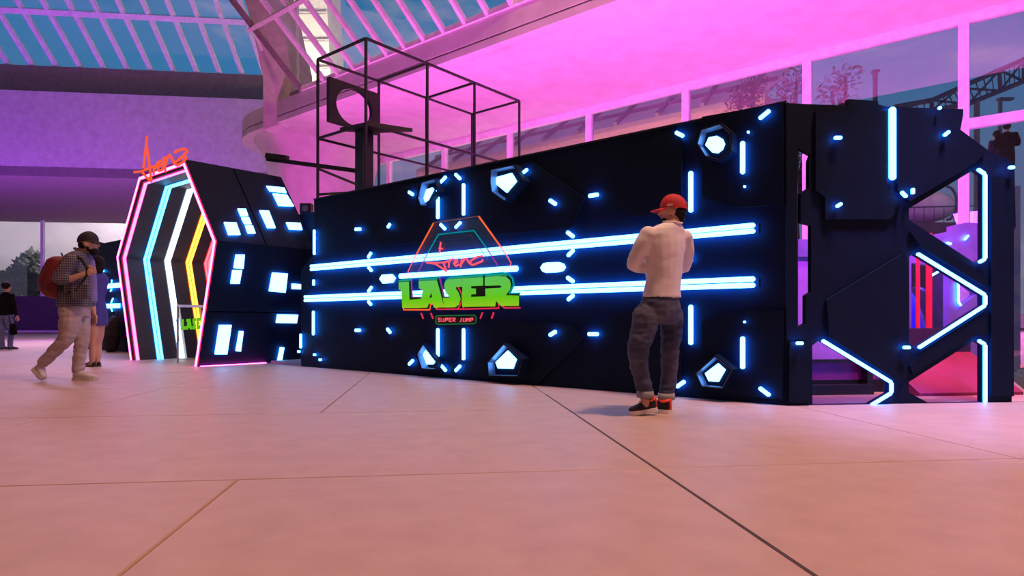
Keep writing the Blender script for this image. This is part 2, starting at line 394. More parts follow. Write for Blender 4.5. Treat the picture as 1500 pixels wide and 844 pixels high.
MB().prism([(tb-bsp*14,ZS+.62),(tb+1.1,ZS+.62),(tb+1.1,ZS+.74),(tb-bsp*14,ZS+.74)], W, OA-.15, OA+.06).obj('sill_rail', M_FRAME, sk)
M_BARD = mat('grey_bar', (.20,.15,.17), .5)
# hip end: a dark hip bar and two slender bars
hip0 = W(tb+1.1, ZS+.66, OA); hip1 = S(tb+1.1-.25, QL)+Vector((0,0,.0))
MB().bar(hip0, hip1, .10, .12).obj('hip_bar', M_BARD, sk)
for d_ in (.9, 1.9):
    MB().bar(W(tb+1.1+d_, ZS+.6, OA-.5*d_), W(tb+1.1+d_*.8, ZS+6.5, OA-.3*d_), .07).obj('hip_bar', M_FRAME, sk)
MB().bar(S(tb+1.1-.06,1.9), W(tb+3.4, ZS+.66+1.9*si+.35, OA-.2), .09).obj('hip_rail', M_FRAME, sk)
MB().bar(hip0, W(tb+3.2, ZS+1.0, OA-.6), .09).obj('hip_rail', M_BARD, sk)

# ---- leaning concrete rib that stands on the soffit end
rib = MB(); YR = 19.0
pts = [(385.5,190,426,176),(385.5,114,426,96),(372,50,415,50),(359,0,404,0),(330,-95,378,-95),(285,-210,338,-210)]
rv = []
for k,(xl,yl,xr,yr) in enumerate(pts):
    Yk = YR-.0*k
    a = P(xl,yl,Yk); b = P(xr,yr,Yk); rv += [a, b, b+Vector((.35,.9,0)), a+Vector((.35,.9,0))]
rib.add(rv, [(k*4+i, k*4+(i+1)%4, (k+1)*4+(i+1)%4, (k+1)*4+i) for k in range(len(pts)-1) for i in range(4)]+[(3,2,1,0),(20,21,22,23)])
struct(rib.obj('trim_1', M_CONC2), 'leaning concrete rib between the two roof windows', 'column')

# ---- far left: upper wall, beam, roof window, soffit, lower window wall
YU, YB = 30.0, 43.0
def R(u, y, z):   # frontal frame, turned like the floor joints
    return Vector((u*E1[0], y+u*E1[1]+ (u*0), z))
zb = CH+(HY-256)/FP*(YU-2.6); zt = CH+(HY-133)/FP*(YU-2.4)
up = MB().box8([R(-48,YU,zb),R(-9.6,YU,zb),R(-9.6,YU+.6,zb),R(-48,YU+.6,zb),R(-48,YU,zt),R(-9.6,YU,zt),R(-9.6,YU+.6,zt),R(-48,YU+.6,zt)])
struct(up.obj('wall_left', M_CONC2), 'rough upper wall washed in purple light at far left', 'wall')
zt2 = zt+1.35
bm_ = MB().box8([R(-48,YU+.5,zt-.3),R(-9.5,YU+.5,zt-.3),R(-9.5,YU+1.3,zt-.3),R(-48,YU+1.3,zt-.3),R(-48,YU+.75,zt2),R(-9.5,YU+.75,zt2),R(-9.5,YU+1.3,zt2),R(-48,YU+1.3,zt2)])
struct(bm_.obj('trim_2', M_BEAM), 'brown concrete beam under the blue roof window', 'beam')
so = MB().box8([R(-48,YU,zb-.02),R(-10,YU,zb-.02),R(-10,YB+1,zb-.02),R(-48,YB+1,zb-.02),R(-48,YU,zb+.4),R(-10,YU,zb+.4),R(-10,YB+1,zb+.4),R(-48,YB+1,zb+.4)])
struct(so.obj('ceiling_left', mat('dim_concrete', (.34,.25,.28), .85, bump=.2, bscale=8)), 'dim concrete underside above the far left window', 'ceiling')
# roof window 38 degrees
rw = empty('window_3', R(-25,YU+.9,zt2), 'blue roof window with slanted lilac bars at top left', 'window', kind='structure')
SA = math.radians(38); ca, sa = math.cos(SA), math.sin(SA)
def T(u, q, h=0.0): return R(u, YU+1.0-q*ca-h*sa, zt2+q*sa-h*ca)   # h>0 : hangs inside
us = []
xs = [28.5, 63, 97, 129, 160, 193, 223, 257, 289, 319, 350, 380]
for x in xs: us.append(((x-CX)/FP*(YU-1.6))/E1[0]*1.02)
du = (us[-1]-us[0])/(len(us)-1)
us = [us[0]+du*k for k in range(-6, len(us))]
for k, u in enumerate(us):
    MB().box8([T(u-.075,0,-.1),T(u+.075,0,-.1),T(u+.075,11,-.1),T(u-.075,11,-.1),T(u-.075,0,.10),T(u+.075,0,.10),T(u+.075,11,.10),T(u-.075,11,.10)]).obj('glazing_bar', M_FRAME, rw)
    if k: MB().box8([T(us[k-1]+.11,0,0),T(u-.11,0,0),T(u-.11,11,0),T(us[k-1]+.11,11,0),T(us[k-1]+.11,0,.02),T(u-.11,0,.02),T(u-.11,11,.02),T(us[k-1]+.11,11,.02)]).obj('pane', M_SKYGLASS, rw)
for q in (2.6, 5.6, 8.6):
    MB().box8([T(us[0],q-.12,.02),T(us[-1],q-.12,.02),T(us[-1],q+.12,.02),T(us[0],q+.12,.02),T(us[0],q-.12,.12),T(us[-1],q-.12,.12),T(us[-1],q+.12,.12),T(us[0],q+.12,.12)]).obj('purlin', M_FRAME, rw)
# back wall with long window
zsill = 2.2
bw = MB().box8([R(-56,YB,0),R(-8,YB,0),R(-8,YB+.4,0),R(-56,YB+.4,0),R(-56,YB,zsill),R(-8,YB,zsill),R(-8,YB+.4,zsill),R(-56,YB+.4,zsill)])
struct(bw.obj('wall_back', M_DARKWALL), 'low dark wall under the long window at far left', 'wall')
MB().box8([R(-56,YB-.06,0),R(-8,YB-.06,0),R(-8,YB,0),R(-56,YB,0),R(-56,YB-.06,.12),R(-8,YB-.06,.12),R(-8,YB,.12),R(-56,YB,.12)]).obj('baseboard_back', M_FRAME)
struct(bpy.data.objects['baseboard_back'], 'pale baseboard along the low dark back wall', 'baseboard')
w4 = empty('window_4', R(-28,YB+.2,zsill), 'long window over the low dark wall at far left', 'window', kind='structure')
um = (57-CX)/FP*(YB-3.5)/E1[0]
cuts = [um-13.5, um-6.75*1, um, um+6.75, um+13.5, um+20.2]
for c in cuts: MB().box8([R(c-.07,YB+.1,zsill),R(c+.07,YB+.1,zsill),R(c+.07,YB+.3,zsill),R(c-.07,YB+.3,zsill),R(c-.07,YB+.1,zb),R(c+.07,YB+.1,zb),R(c+.07,YB+.3,zb),R(c-.07,YB+.3,zb)]).obj('mullion', M_FRAME, w4)
for a, b in zip(cuts[:-1], cuts[1:]):
    MB().box8([R(a+.07,YB+.19,zsill),R(b-.07,YB+.19,zsill),R(b-.07,YB+.21,zsill),R(a+.07,YB+.21,zsill),R(a+.07,YB+.19,zb),R(b-.07,YB+.19,zb),R(b-.07,YB+.21,zb),R(a+.07,YB+.21,zb)]).obj('pane', M_WINGLASS, w4)

# ================================================================== BLACK ARENA WALL
ZW = 2.655
aw = empty('arena_wall', W(3.5, 0, 0), 'long matte black arena wall covered with blue light strips and lamps', 'wall')
tR = wt(1152, 400)[0]; tJ = wt(441, 520)[0]; tJ2 = wt(460, 340)[0]
tP0, tP1 = FT-.75, FT+3.45
tEnd = wt(128, 450)[0]
zj = wt(450, 372)[1]
MB().prism([(tR,0),(tJ,0),(tJ,zj-.25),(tJ2,zj),(tJ2,ZW),(tR,ZW)], W, -.30, 0).obj('panel', M_BLACK, aw)
MB().prism([(tJ2+.01,0),(tP1+.6,0),(tP1+.6,ZW),(tJ2+.01,ZW)], W, -.80, -.64).obj('recessed_panel', M_BLACK, aw)
MB().prism([(tP1+.1,0),(tEnd,0),(tEnd,ZW),(tP1+.1,ZW)], W, -.30, 0).obj('panel', M_BLACK, aw)
MB().prism([(tR,ZW),(tJ2,ZW),(tJ2,ZW+.02),(tR,ZW+.02)], W, -.31, .012).obj('top_cap', M_STEEL, aw)
MB().prism([(tJ-.01,0),(tP0+.5,0),(tP0+.5,.05),(tJ-.01,.05)], W, -.62, -.05).obj('threshold', mat('grey_sill', (.35,.32,.34), .5), aw)
# raised plates
plates_px = [[(592,272),(542,335),(560,361),(700,347),(838,335),(858,291),(783,238)],
             [(541,483),(577,541),(790,562),(858,497),(838,474),(560,462)],
             [(985,190),(1000,205),(1000,300),(985,312),(930,318),(905,300),(925,218)],
             [(985,572),(1000,560),(1000,462),(985,450),(930,448),(905,462),(925,560)],
             [(1030,172),(1148,152),(1148,300),(1078,305),(1030,290)],
             [(1030,470),(1078,455),(1148,455),(1148,585),(1030,575)]]
PL = [[wt(*p) for p in q] for q in plates_px]
for q in PL: MB().prism(q, W, 0, .028).obj('raised_plate', M_BLACK2, aw)
def base_at(p):
    return .028 if any(inside(p, q) for q in PL) else 0.0
def wled(x0,y0,x1,y1,wpx=5.0, name='light_strip'):
    p, q = wt(x0,y0), wt(x1,y1); m = ((p[0]+q[0])/2, (p[1]+q[1])/2)
    b = base_at(m) if (base_at(p) or base_at(q)) else 0.0
    Y = W(*m).y; w = wpx/FP*Y
    return led(W, p, q, w, b, aw, rimw=1.6/FP*Y)
small = [(463.3,337,463.3,373.6),(462.4,410,462.4,418.5),(462,455.6,462,491),(443.5,489,443.5,510),(523,336.5,531.6,336),(523,484,531,484),
 (573,334.4,577,328.4),(572,481,577.7,488),(542,378,547,370),(542,390.7,548,397.5),(542,428,548,420),(542,441,547,447),
 (603.7,282,611,286.6),(650,269,659,259.7),(672,256,680,264),(650,329,658,337),(672,335,680.5,326),(768.5,257,778,249),
 (650,533,659,543.5),(672,543.5,680,535),(604,534,611,527),(992,195,1004,201),(1115.7,177,1131.6,164),(1014.4,371.6,1014.4,384.7),
 (993,567,1006,558),(1115.7,567,1131.6,579),(809.6,294,820,301),(865,288,879.6,285.7),(833,340,843.7,348),(834,376,843.7,366),
 (833,406,843.7,413.7),(834,440,843.7,432),(809.6,491.6,820,485),(864,489.4,879.6,489.4)]
for s_ in small: wled(*s_, wpx=4.4 if s_[0] < 800 else 5.5)
for s_ in [(646.8,278.5,646.8,321.6),(684.4,270,684.4,316.5),(646.8,481,646.8,525.6),(684.4,481,684.4,527.3),
           (1014.4,252,1014.4,311.8),(1014.4,447,1014.4,505),(1091.8,209.4,1091.8,256.6),(1091.8,493,1091.8,540)]:
    wled(*s_, wpx=5.2 if s_[0] < 800 else 6.5)
for x, y in [(440.7,515),(463.7,519.6),(472,527),(1100,196),(1094.6,275),(1094.6,471.7),(153,397),(155,478)]:
    wled(x-1.6, y, x+1.6, y, 3.4)
# long double lines: two tubes side by side
def wline(xl, ya0, ya1, xr, yb0, yb1):
    tl, z0 = wt(xl, ya0); _, z1 = wt(xl, ya1); tr_, _ = wt(xr, yb0)
    h = abs(z0-z1); zc = (z0+z1)/2; w = h*.44
    zc2 = (wt(xr,yb0)[1]+wt(xr,yb1)[1])/2; zc = (zc+zc2)/2
    for k in (-1, 1): led(W, (tl, zc+k*h*.27), (tr_, zc+k*h*.27), w, .012, aw, h=.022, gap=.034)
    MB().prism([(tl+.02,zc-h*.40),(tr_-.02,zc-h*.40),(tr_-.02,zc+h*.40),(tl+.02,zc+h*.40)], W, 0, .012).obj('strip_channel', M_BLACK2, aw)
    return zc
zu = wline(459.5, 388.6, 397.4, 1109, 327.8, 341.8)
zl = wline(450.5, 433.4, 442.8, 1109, 405.7, 420.5)
# left remainder of both lines beyond the portal
for zc in (zu, zl):
    ta_, tb_ = wt(178, 430)[0], wt(147, 430)[0]
    for k in (-1, 1): led(W, (ta_, zc+k*.028), (tb_, zc+k*.028), .05, 0, aw, h=.02, rimw=.012)
for x0,y0,x1,y1 in [(166,410,166,416),(168,437,165,444),(166,424,164,427),(165,452,167,456)]: wled(x0,y0,x1,y1,1.6)
# middle short line behind the sign
p, q = wt(588,405), wt(762,394.8); led(W, p, (q[0],p[1]), .068, 0, aw, h=.02, rimw=.01)
# pill shaped lamps
def wlamp(px, name='pill_lamp', h=.03):
    po = [wt(*p) for p in px]; a = MB().prism(po, W, .018, h+.018).obj(name, E_LENS, aw)
    MB().prism(grow(po, -.012), W, .012, .018).obj('added_halo', E_HALO, a); MB().prism(grow(po, -.04), W, 0, .012).obj('mount', M_MOUNT, a)
wlamp([(559.5,409),(563,403),(577,402),(581.5,407.5),(577.5,414.5),(564,415.5)])
wlamp([(795,392.5),(799,386.5),(805,385),(822,384.5),(828,387),(830.5,392),(827,397),(820,399),(803,400),(798,398)])
# hooded lamp pods: a hollow black collar with a bright lens at its back
def pod(lens, hood, depth=.13):
    le = [wt(*p) for p in lens]; b = base_at(le[0])
    o = MB().prism(le, W, b, b+.02).obj('lamp_lens', E_LENS, aw)
    ho = [wt(x, y, b+depth*.5) for x, y in hood]
    MB().prism(grow(ho, .012), W, b, b+depth, [ho]).obj('lamp_hood', M_BLACK2, o)
    MB().prism(grow(ho, -.002), W, b+.003, b+depth-.012, [grow(ho, -.012)]).obj('reflector', mat('brushed_reflector', (.16,.20,.30), .35, .3), o)
pod([(729.5,265),(731,260.5),(752.8,254.4),(760,266.4),(745.6,283),(730,270.4)], [(722,268),(723,250),(757,243),(771,266),(744,296),(724,282)])
pod([(729.5,530.5),(747,513.6),(759.5,526.4),(754.5,540),(733,539.5)], [(718,531),(742,504),(771,526),(763,551),(720,550)])
pod([(620,295.2),(624,298.4),(630.4,293.6),(638.4,278.4),(636.8,275.5),(628.8,278.4)], [(616,290),(622,268),(642,263),(645,281),(630,303),(620,302)])
pod([(622,517),(626.5,512.5),(640,530),(637.5,533.7),(628.5,533.7)], [(615,519),(624,504),(646,529),(642,541),(622,540)])
pod([(1036,214),(1041,203),(1053,200.5),(1061,205),(1064,212),(1061,220),(1054,225.5),(1046,224.5)], [(1024,212),(1030,192),(1058,183),(1074,197),(1074,222),(1056,236),(1036,231)])
pod([(1035.5,546.5),(1054.5,532),(1065,541.5),(1055,559),(1041,558)], [(1022,547),(1051,521),(1077,541),(1062,569),(1031,566)])

# ================================================================== ARENA LASER SIGN on the wall
sg = empty('laser_sign', W(wt(675,430)[0], wt(675,430)[1], .1), 'green lettered laser arena sign mounted on the black wall', 'sign')
SO = .12
def c1(x, y): return (580+x/9.38, 390+y/9.38)
def c3(x, y): return (590+x/8.441, 310+y/8.441)
def sp_(x, y): return wt(x, y, SO)
L_ = [(75,225),(195,215),(202,465),(370,450),(335,575),(125,575),(115,330),(78,325)]
A_ = [(350,210),(580,195),(680,565),(560,570),(545,515),(470,515),(445,570),(355,572),(410,330),(355,305)]
S_ = [(700,260),(715,215),(760,185),(925,173),(925,285),(850,287),(835,300),(880,370),(905,450),(880,530),(830,565),(702,568),(682,437),(778,432),(715,345)]
E_ = [(950,170),(1214,155),(1214,268),(1049,275),(1049,305),(1114,310),(1114,385),(1049,388),(1049,425),(1249,418),(1249,555),(949,560)]
R_ = [(844+x,y) for x,y in [(415,155),(600,138),(680,145),(735,190),(752,260),(735,330),(680,400),(860,405),(860,545),(640,548),(590,505),(552,450),(535,555),(430,555),(422,310),(630,300),(648,282),(620,264),(415,270)]]
holeA = [(518,325),(472,437),(536,430)]
OUT = [(72,190),(212,180),(228,425),(370,425),(390,325),(335,320),(335,165),(600,150),(665,420),(745,415),(690,270),(700,190),(760,150),(1464,92),(1544,105),(1604,170),(1619,260),(1564,375),(1706,370),(1708,572),(1494,575),(1409,510),(1414,578),(928,590),(560,592),(545,525),(480,522),(465,600),(105,600),(100,335),(72,330)]
back = [sp_(*c1(x,y)) for x,y in OUT]
bp = MB().prism(back, W, SO, SO+.02).obj('backing_plate', M_STEEL, sg)
for nm, po, ho in (('letter_l', L_, []), ('letter_a', A_, [holeA]), ('letter_s', S_, []), ('letter_e', E_, []), ('letter_r', R_, [])):
    MB().prism([sp_(*c1(x,y)) for x,y in po], W, SO+.02, SO+.05, [[sp_(*c1(x,y)) for x,y in h] for h in ho]).obj(nm, E_SIGNGREEN, sg)
E_CAP = em('green_cap', (.02,.36,.22), .9)
for po in ([(75,195),(208,184),(208,206),(75,216)], [(352,182),(584,166),(590,187),(352,202)], [(706,232),(722,192),(765,162),(1214,124),(1214,147),(770,177),(732,200),(712,238)], [(1259,127),(1470,108),(1530,114),(1560,140),(1520,132),(1470,130),(1259,149)]):
    MB().prism([sp_(*c1(x,y)) for x,y in po], W, SO+.02, SO+.05).obj('letter_cap', E_CAP, sg)
def tl(pxs, r, m, name, parent, o=SO+.03, closed=False):
    pts = [W(*wt(x,y,o), o) for x,y in pxs]
    return MB().tube(pts, r, 6).obj(name, m, parent)
tl([c1(*p) for p in OUT[11:18]], .012, E_TEAL, 'outline_tube', sg)
tl([c1(*p) for p in OUT[17:19]], .010, E_TEAL, 'outline_tube', sg)
tl([c1(*p) for p in OUT[0:2]], .012, E_TEAL, 'outline_tube', sg)
tl([c1(*p) for p in OUT[6:8]], .012, E_TEAL, 'outline_tube', sg)
tl([c1(*p) for p in OUT[1:7]], .009, E_VIOLINE, 'outline_tube', sg)
tl([c1(*p) for p in OUT[7:12]], .009, E_VIOLINE, 'outline_tube', sg)
tl([c1(*p) for p in OUT[19:25]], .010, E_REDLINE, 'outline_tube', sg)
tl([c1(*p) for p in OUT[24:31]], .010, E_ORLINE, 'outline_tube', sg)
tl([c1(844+12,290),c1(844+60,380),c1(844+70,460),c1(844+30,550),c1(840,590)], .009, E_REDLINE, 'outline_tube', sg)
tl([c1(844+90,290),c1(844+85,585)], .009, E_REDLINE, 'outline_tube', sg)
# emblem outline tubes over the lettering
for seq, m in (([(380,145),(160,545)], E_ORLINE), ([(160,545),(65,740),(80,775)], E_SIGNPINK), ([(940,60),(1215,440)], E_ORLINE), ([(1215,440),(1340,635),(1320,690)], E_SIGNPINK),
               ([(440,285),(300,530)], E_TEAL), ([(300,530),(195,740)], E_VIOLINE), ([(880,235),(1050,470)], E_TEAL), ([(1050,470),(1175,670)], E_VIOLINE), ([(440,285),(640,260),(880,235)], E_TEAL)):
    tl([c3(*p) for p in seq], .010 if m is E_ORLINE else .007, m, 'emblem_tube', sg)
tl([c3(380,140),c3(940,60)], .006, mat('unlit_tube', (.30,.16,.13), .4), 'emblem_tube', sg)
tl([c3(810,300),c3(850,295),c3(960,460),c3(1050,590)], .004, mat('unlit_tube2', (.10,.10,.22), .4), 'emblem_tube', sg)
for seq in ([(470,375),(462,440),(455,520)], [(450,455),(490,458)], [(295,632),(400,634),(520,630),(560,610)], [(295,632),(400,645),(470,690),(540,740)], [(505,640),(540,740)],
            [(568,695),(572,630),(590,598),(620,582)], [(635,645),(680,618),(676,592),(645,605),(633,645),(655,674),(700,652)], [(730,578),(715,690)],
            [(722,650),(765,585),(788,578),(825,640),(862,662)], [(990,550),(930,555),(850,600),(833,640),(870,660),(985,612),(988,590)]):
    tl([c3(*p) for p in seq], .0125, E_SIGNPINK, 'script_tube', sg)
# small framed plate under the letters
pl = [(638.5,464),(640.5,462.6),(694,461.6),(697.3,463.5),(697.3,472),(694.5,474.4),(641,475.3),(638.5,473)]
MB().prism([sp_(*p) for p in pl], W, SO, SO+.02).obj('name_plate', M_STEEL, sg)
tl(pl+[pl[0]], .006, E_GRLINE, 'plate_outline', sg)
GLY = {'S':[[(1,1),(0,1),(0,.5),(1,.5),(1,0),(0,0)]],'U':[[(0,1),(0,0),(1,0),(1,1)]],'P':[[(0,0),(0,1),(1,1),(1,.5),(0,.5)]],'E':[[(1,1),(0,1),(0,0),(1,0)],[(0,.5),(.8,.5)]],
       'R':[[(0,0),(0,1),(1,1),(1,.5),(0,.5),(1,0)]],'J':[[(.7,1),(.7,.1),(.1,0)]],'M':[[(0,0),(0,1),(.5,.5),(1,1),(1,0)]]}
xx = 641.8
for ch in 'SUPER JUMP':
    if ch != ' ':
        for seq in GLY[ch]:
            tl([(xx+3.2*a, 471.3-5.2*b) for a,b in seq], .0065, E_SIGNPINK, 'small_letter', sg)
    xx += 5.4 if ch != ' ' else 4.4
for x0,y0,x1,y1 in [(616.8,458.8,620,466.8),(631,458.8,634.4,466.8),(706.8,457.7,703.6,466.8),(723.3,457.7,720,466.8)]:
    tl([(x0,y0),(x1,y1)], .011, E_REDLINE, 'tick_tube', sg)
# stand-off pins that carry the sign
for x, y in [(600,440),(650,440),(700,435),(750,430),(648,468),(690,467)]:
    t, z = wt(x, y, SO); MB().tube([W(t,z,0.0), W(t,z,SO+.005)], .012).obj('standoff_pin', M_STEEL, sg)
# clear carrier pane for the emblem tubes
carr = [(597,398),(634,324),(703,315),(750,384),(750,392),(598,402)]
MB().prism([sp_(*p) for p in carr], W, SO-.004, SO+.002).obj('carrier_pane', glass('acrylic', (.97,.97,.98), .01), sg)

# ================================================================== ENTRANCE PORTAL
pt = empty('entrance_portal', F(1.3, 0, .8), 'black hexagonal entrance tunnel lined with coloured neon rings', 'portal')
HEX = [(0.0,0.0),(-.64,1.965),(.43,3.34),(2.24,3.34),(3.30,1.965),(2.63,0.0)]
HC = (1.315, 1.9)
def hexo(g_):
    out = []
    n = len(HEX)
    for i,p in enumerate(HEX):
        a, b = HEX[i-1], HEX[(i+1)%n]
        def nr(u, v):
            dx, dz = v[0]-u[0], v[1]-u[1]; l = math.hypot(dx,dz); m_ = (-dz/l, dx/l)
            mid = ((u[0]+v[0])/2-HC[0], (u[1]+v[1])/2-HC[1])
            return m_ if m_[0]*mid[0]+m_[1]*mid[1] > 0 else (-m_[0],-m_[1])
        if i == 0: n1 = n2 = nr(p, b)
        elif i == n-1: n1 = n2 = nr(a, p)
        else: n1, n2 = nr(a,p), nr(p,b)
        k = g_/(1+n1[0]*n2[0]+n1[1]*n2[1])
        out.append((p[0]+(n1[0]+n2[0])*k, max(0, p[1]+(n1[1]+n2[1])*k) if 0 < i < n-1 else p[1]))
    return out
DP = 1.735
inn, outr = hexo(-.05), hexo(.07)
# six sided shell: one panel per side (floor side open)
names = ['side_panel','side_panel','roof_panel','side_panel','side_panel']
def Fh(a, z, s): return F(a, z, s)
for i in range(5):
    q = [inn[i], inn[i+1], outr[i+1], outr[i]]
    if i == 1:      # the upper right side is two plates with a seam
        for s0, s1 in ((0,.80),(.825,DP)): MB().prism(q, Fh, s0, s1).obj('side_panel', M_BLACK, pt)
    elif i == 0:    # lower right side: upper and lower plates
        f_ = .44
        m0 = (inn[0][0]+(inn[1][0]-inn[0][0])*f_, inn[0][1]+(inn[1][1]-inn[0][1])*f_); m1 = (outr[0][0]+(outr[1][0]-outr[0][0])*f_, outr[0][1]+(outr[1][1]-outr[0][1])*f_)
        mm0 = (m0[0]-.006, m0[1]+.02); mm1 = (m1[0]-.006, m1[1]+.02)
        MB().prism([inn[0], m0, m1, outr[0]], Fh, 0, DP).obj('side_panel', M_BLACK, pt)
        MB().prism([mm0, inn[1], outr[1], mm1], Fh, 0, DP).obj('side_panel', M_BLACK, pt)
    else: MB().prism(q, Fh, 0, DP).obj(names[i], M_BLACK, pt)
    if i == 0 or i == 1: pass
# dark inner lining behind the seams
MB().prism([(p[0],p[1]) for p in hexo(-.052)]+[(p[0],p[1]) for p in reversed(hexo(-.066))], Fh, .01, DP).obj('lining', mat('grey_lining', (.05,.045,.06), .55), pt)
# back curtain with a doorway
MB().prism(hexo(-.055), Fh, DP, DP+.03, [[(1.9,.02),(2.4,.02),(2.4,2.1),(1.9,2.1)]]).obj('back_panel', mat('maroon_panel', (.06,.035,.05), .6), pt)
def ring(g_, s0, w, core, rim, nm, ds=.0, start=0, end=6):
    pts_ = hexo(g_); b_ = None
    for i in range(5):
        p, q = pts_[i], pts_[i+1]
        po = [hexo(g_)[i], hexo(g_)[i+1], hexo(g_-.022)[i+1], hexo(g_-.022)[i]]
        a = MB().prism(po, Fh, s0, s0+w).obj(nm, core, pt)
        po = [hexo(g_)[i], hexo(g_)[i+1], hexo(g_-.010)[i+1], hexo(g_-.010)[i]]
        MB().prism(po, Fh, s0-.014, s0+w+.014).obj('glow_rim', rim, a)  # dim emissive rim put in for the bloom around the tube
def front_ring(g_, w, core, rim, nm):
    for i in range(5):
        po = [hexo(g_)[i], hexo(g_)[i+1], hexo(g_+w)[i+1], hexo(g_+w)[i]]
        a = MB().prism(po, Fh, -.022, 0).obj(nm, core, pt)
        po = [hexo(g_-.012)[i], hexo(g_-.012)[i+1], hexo(g_+w+.022)[i+1], hexo(g_+w+.022)[i]]
        MB().prism(po, Fh, -.010, 0).obj('glow_rim', rim, a)  # bloom around the front tube, built as an emissive rim
front_ring(-.02, .045, E_PINK, E_PINKRIM, 'pink_neon')
ring(-.067, .05, .05, E_VIOLET, E_PINKRIM, 'violet_neon')
for s0, core, rim, nm in ((.42,E_CYAN,E_CYANRIM,'cyan_neon'),(.82,E_WHITE,E_WHITERIM,'white_neon'),(1.24,E_ORANGE,E_ORANGERIM,'orange_neon'),(1.62,E_RED,E_REDRIM,'red_neon')):
    ring(-.067, s0, .045, core, rim, nm); ring(-.067, s0+.065, .045, core, rim, nm)
# lamps on the outside of the right-hand faces
def face_frame(i):
    a, b = outr[i], outr[i+1]
    pa, pb, pc = F(a[0],a[1],0), F(b[0],b[1],0), F(a[0],a[1],1)
    nrm = (pb-pa).cross(pc-pa).normalized(); 
    if nrm.dot(Vector((0,0,CH))-pa) < 0: nrm = -nrm
    return pa, (pb-pa).normalized(), (pc-pa).normalized(), nrm
def face_hit(fr, x, y):
    o, u, v, n_ = fr; d = Vector(((x-CX)/FP, 1, -(y-HY)/FP)); c = Vector((0,0,CH))
    k = (o-c).dot(n_)/d.dot(n_); p = c+d*k-o; return p.dot(u), p.dot(v)
def flamp(i, px):
    fr = face_frame(i); o, u, v, n_ = fr
    po = [face_hit(fr, x, y) for x,y in px]
    fn = lambda a,b,h: o+u*a+v*b+n_*h
    a = MB().prism(po, fn, .02, .04).obj('window_lamp', E_LENS, pt)
    MB().prism(grow(po,-.015), fn, .014, .02).obj('added_halo', E_HALO, a); MB().prism(grow(po,-.05), fn, 0, .014).obj('mount', M_MOUNT, a)
for px in [[(327,327.7),(345,328.3),(351,345.8),(333.6,346)],[(347,307.8),(359,308.3),(362.3,318.2),(351.7,318.6)],[(352.4,320.8),(363.4,320.4),(367.2,330.2),(357,330.2)],[(358,332.6),(369,332.6),(373,343.7),(362.3,343.7)],
           [(379,310.4),(392.6,310.8),(402.4,335.6),(390.5,335.6)],[(389.2,274.4),(415.2,277),(418.6,284.4),(394.3,281.8)],[(398.4,285.4),(419.5,287.5),(429,303.8),(407,303)],[(418,327.7),(438.7,328.7),(441.7,338.3),(422.5,337.7)]]: flamp(1, px)
for px in [[(344,372.5),(357,372.5),(355,393),(341,392)],[(339.3,395),(353,395),(349.5,414.8),(336.3,414.8)],[(397.5,398.8),(420,400.3),(416.7,428),(392.6,425.8)],[(426.3,415),(440.5,416),(440.5,423),(426,422.6)],
           [(405,460),(435.3,460.6),(433,472.7),(402.9,472)],[(319.7,475.5),(337.8,475.5),(331.4,518),(313.3,518)],[(349,484.5),(355.3,484.5),(351.3,514),(344,513.3)],[(409,508),(415,508.4),(411.4,528),(405,528)]]: flamp(0, px)
# pink strip hidden under the right side
MB().prism([(-.115,.002),(-.09,.002),(-.09,.012),(-.115,.012)], Fh, .02, 1.15).obj('under_glow_strip', em('pink_underglow', (1.0,.05,.42), 22), pt)
# Arena lettering on the roof of the portal
ar = empty('arena_lettering', F(1.3,3.42,0), 'orange neon Arena script lettering standing on the portal roof', 'sign')
def fpx(x, y, s=-.07):
    t, z = wt(x, y, FO-s); return F(t-FT, z, s)
def c4(x, y): return (190+x/9.38, 190+y/9.38)
for seq in ([(240,85),(222,260),(188,530)], [(238,240),(262,420),(300,715)], [(65,585),(165,572),(325,505)], [(165,575),(235,660),(300,715)], [(345,500),(325,620)], [(335,550),(370,475),(405,440)],
            [(415,500),(452,470),(440,420),(408,440),(385,520),(400,570),(440,560),(475,500)], [(475,375),(490,585)], [(490,480),(520,375),(558,347),(590,420),(640,490)],
            [(620,310),(700,272),(770,266),(795,295),(720,380),(645,430),(625,475),(660,490),(740,440),(780,380)]):
    MB().tube([fpx(*c4(*p)) for p in seq], .021, 8).obj('letter_tube', E_LETTER, ar)
    MB().tube([fpx(*c4(*p), -.035) for p in seq], .018, 6).obj('letter_back', M_STEEL, ar)
for x, y in [(185,600),(300,690),(490,580),(650,500)]:
    b_ = fpx(*c4(x,y), .02); MB().tube([Vector((b_.x,b_.y,3.411)), b_+Vector((0,0,.12)), fpx(*c4(x,y))], .013).obj('letter_post', M_STEEL, ar)
# glass barrier inside the portal, with a rail and a green word
gb = empty('glass_barrier', F(1.27,0,.9), 'glass barrier with rail and green lettering inside the neon tunnel', 'barrier')
def B(s, z, h): return F(1.27+h, z, s)
MB().prism([(.27,.03),(1.55,.03),(1.55,.99),(.27,.99)], B, -.005, .005).obj('pane', M_DOORGLASS, gb)
MB().bar(F(1.27,1.0,.24), F(1.27,1.0,1.58), .03, .045).obj('rail', M_FRAME, gb)
for s in (.25, 1.56): MB().tube([F(1.27,0,s),F(1.27,1.0,s)], .018).obj('post', mat('chrome', (.6,.6,.65), .2, 1.0), gb)
xs_, ys_ = 27.4, .62
def logo(x, y): return (.31+(x-72)/1640*.50, .80-(y-150)/440*.23)
for nm, po in (('letter_l', L_), ('letter_a', A_), ('letter_s', S_), ('letter_e', E_), ('letter_r', R_)):
    MB().prism([logo(*p) for p in po], B, -.012, -.006).obj(nm, E_GREEN, gb)

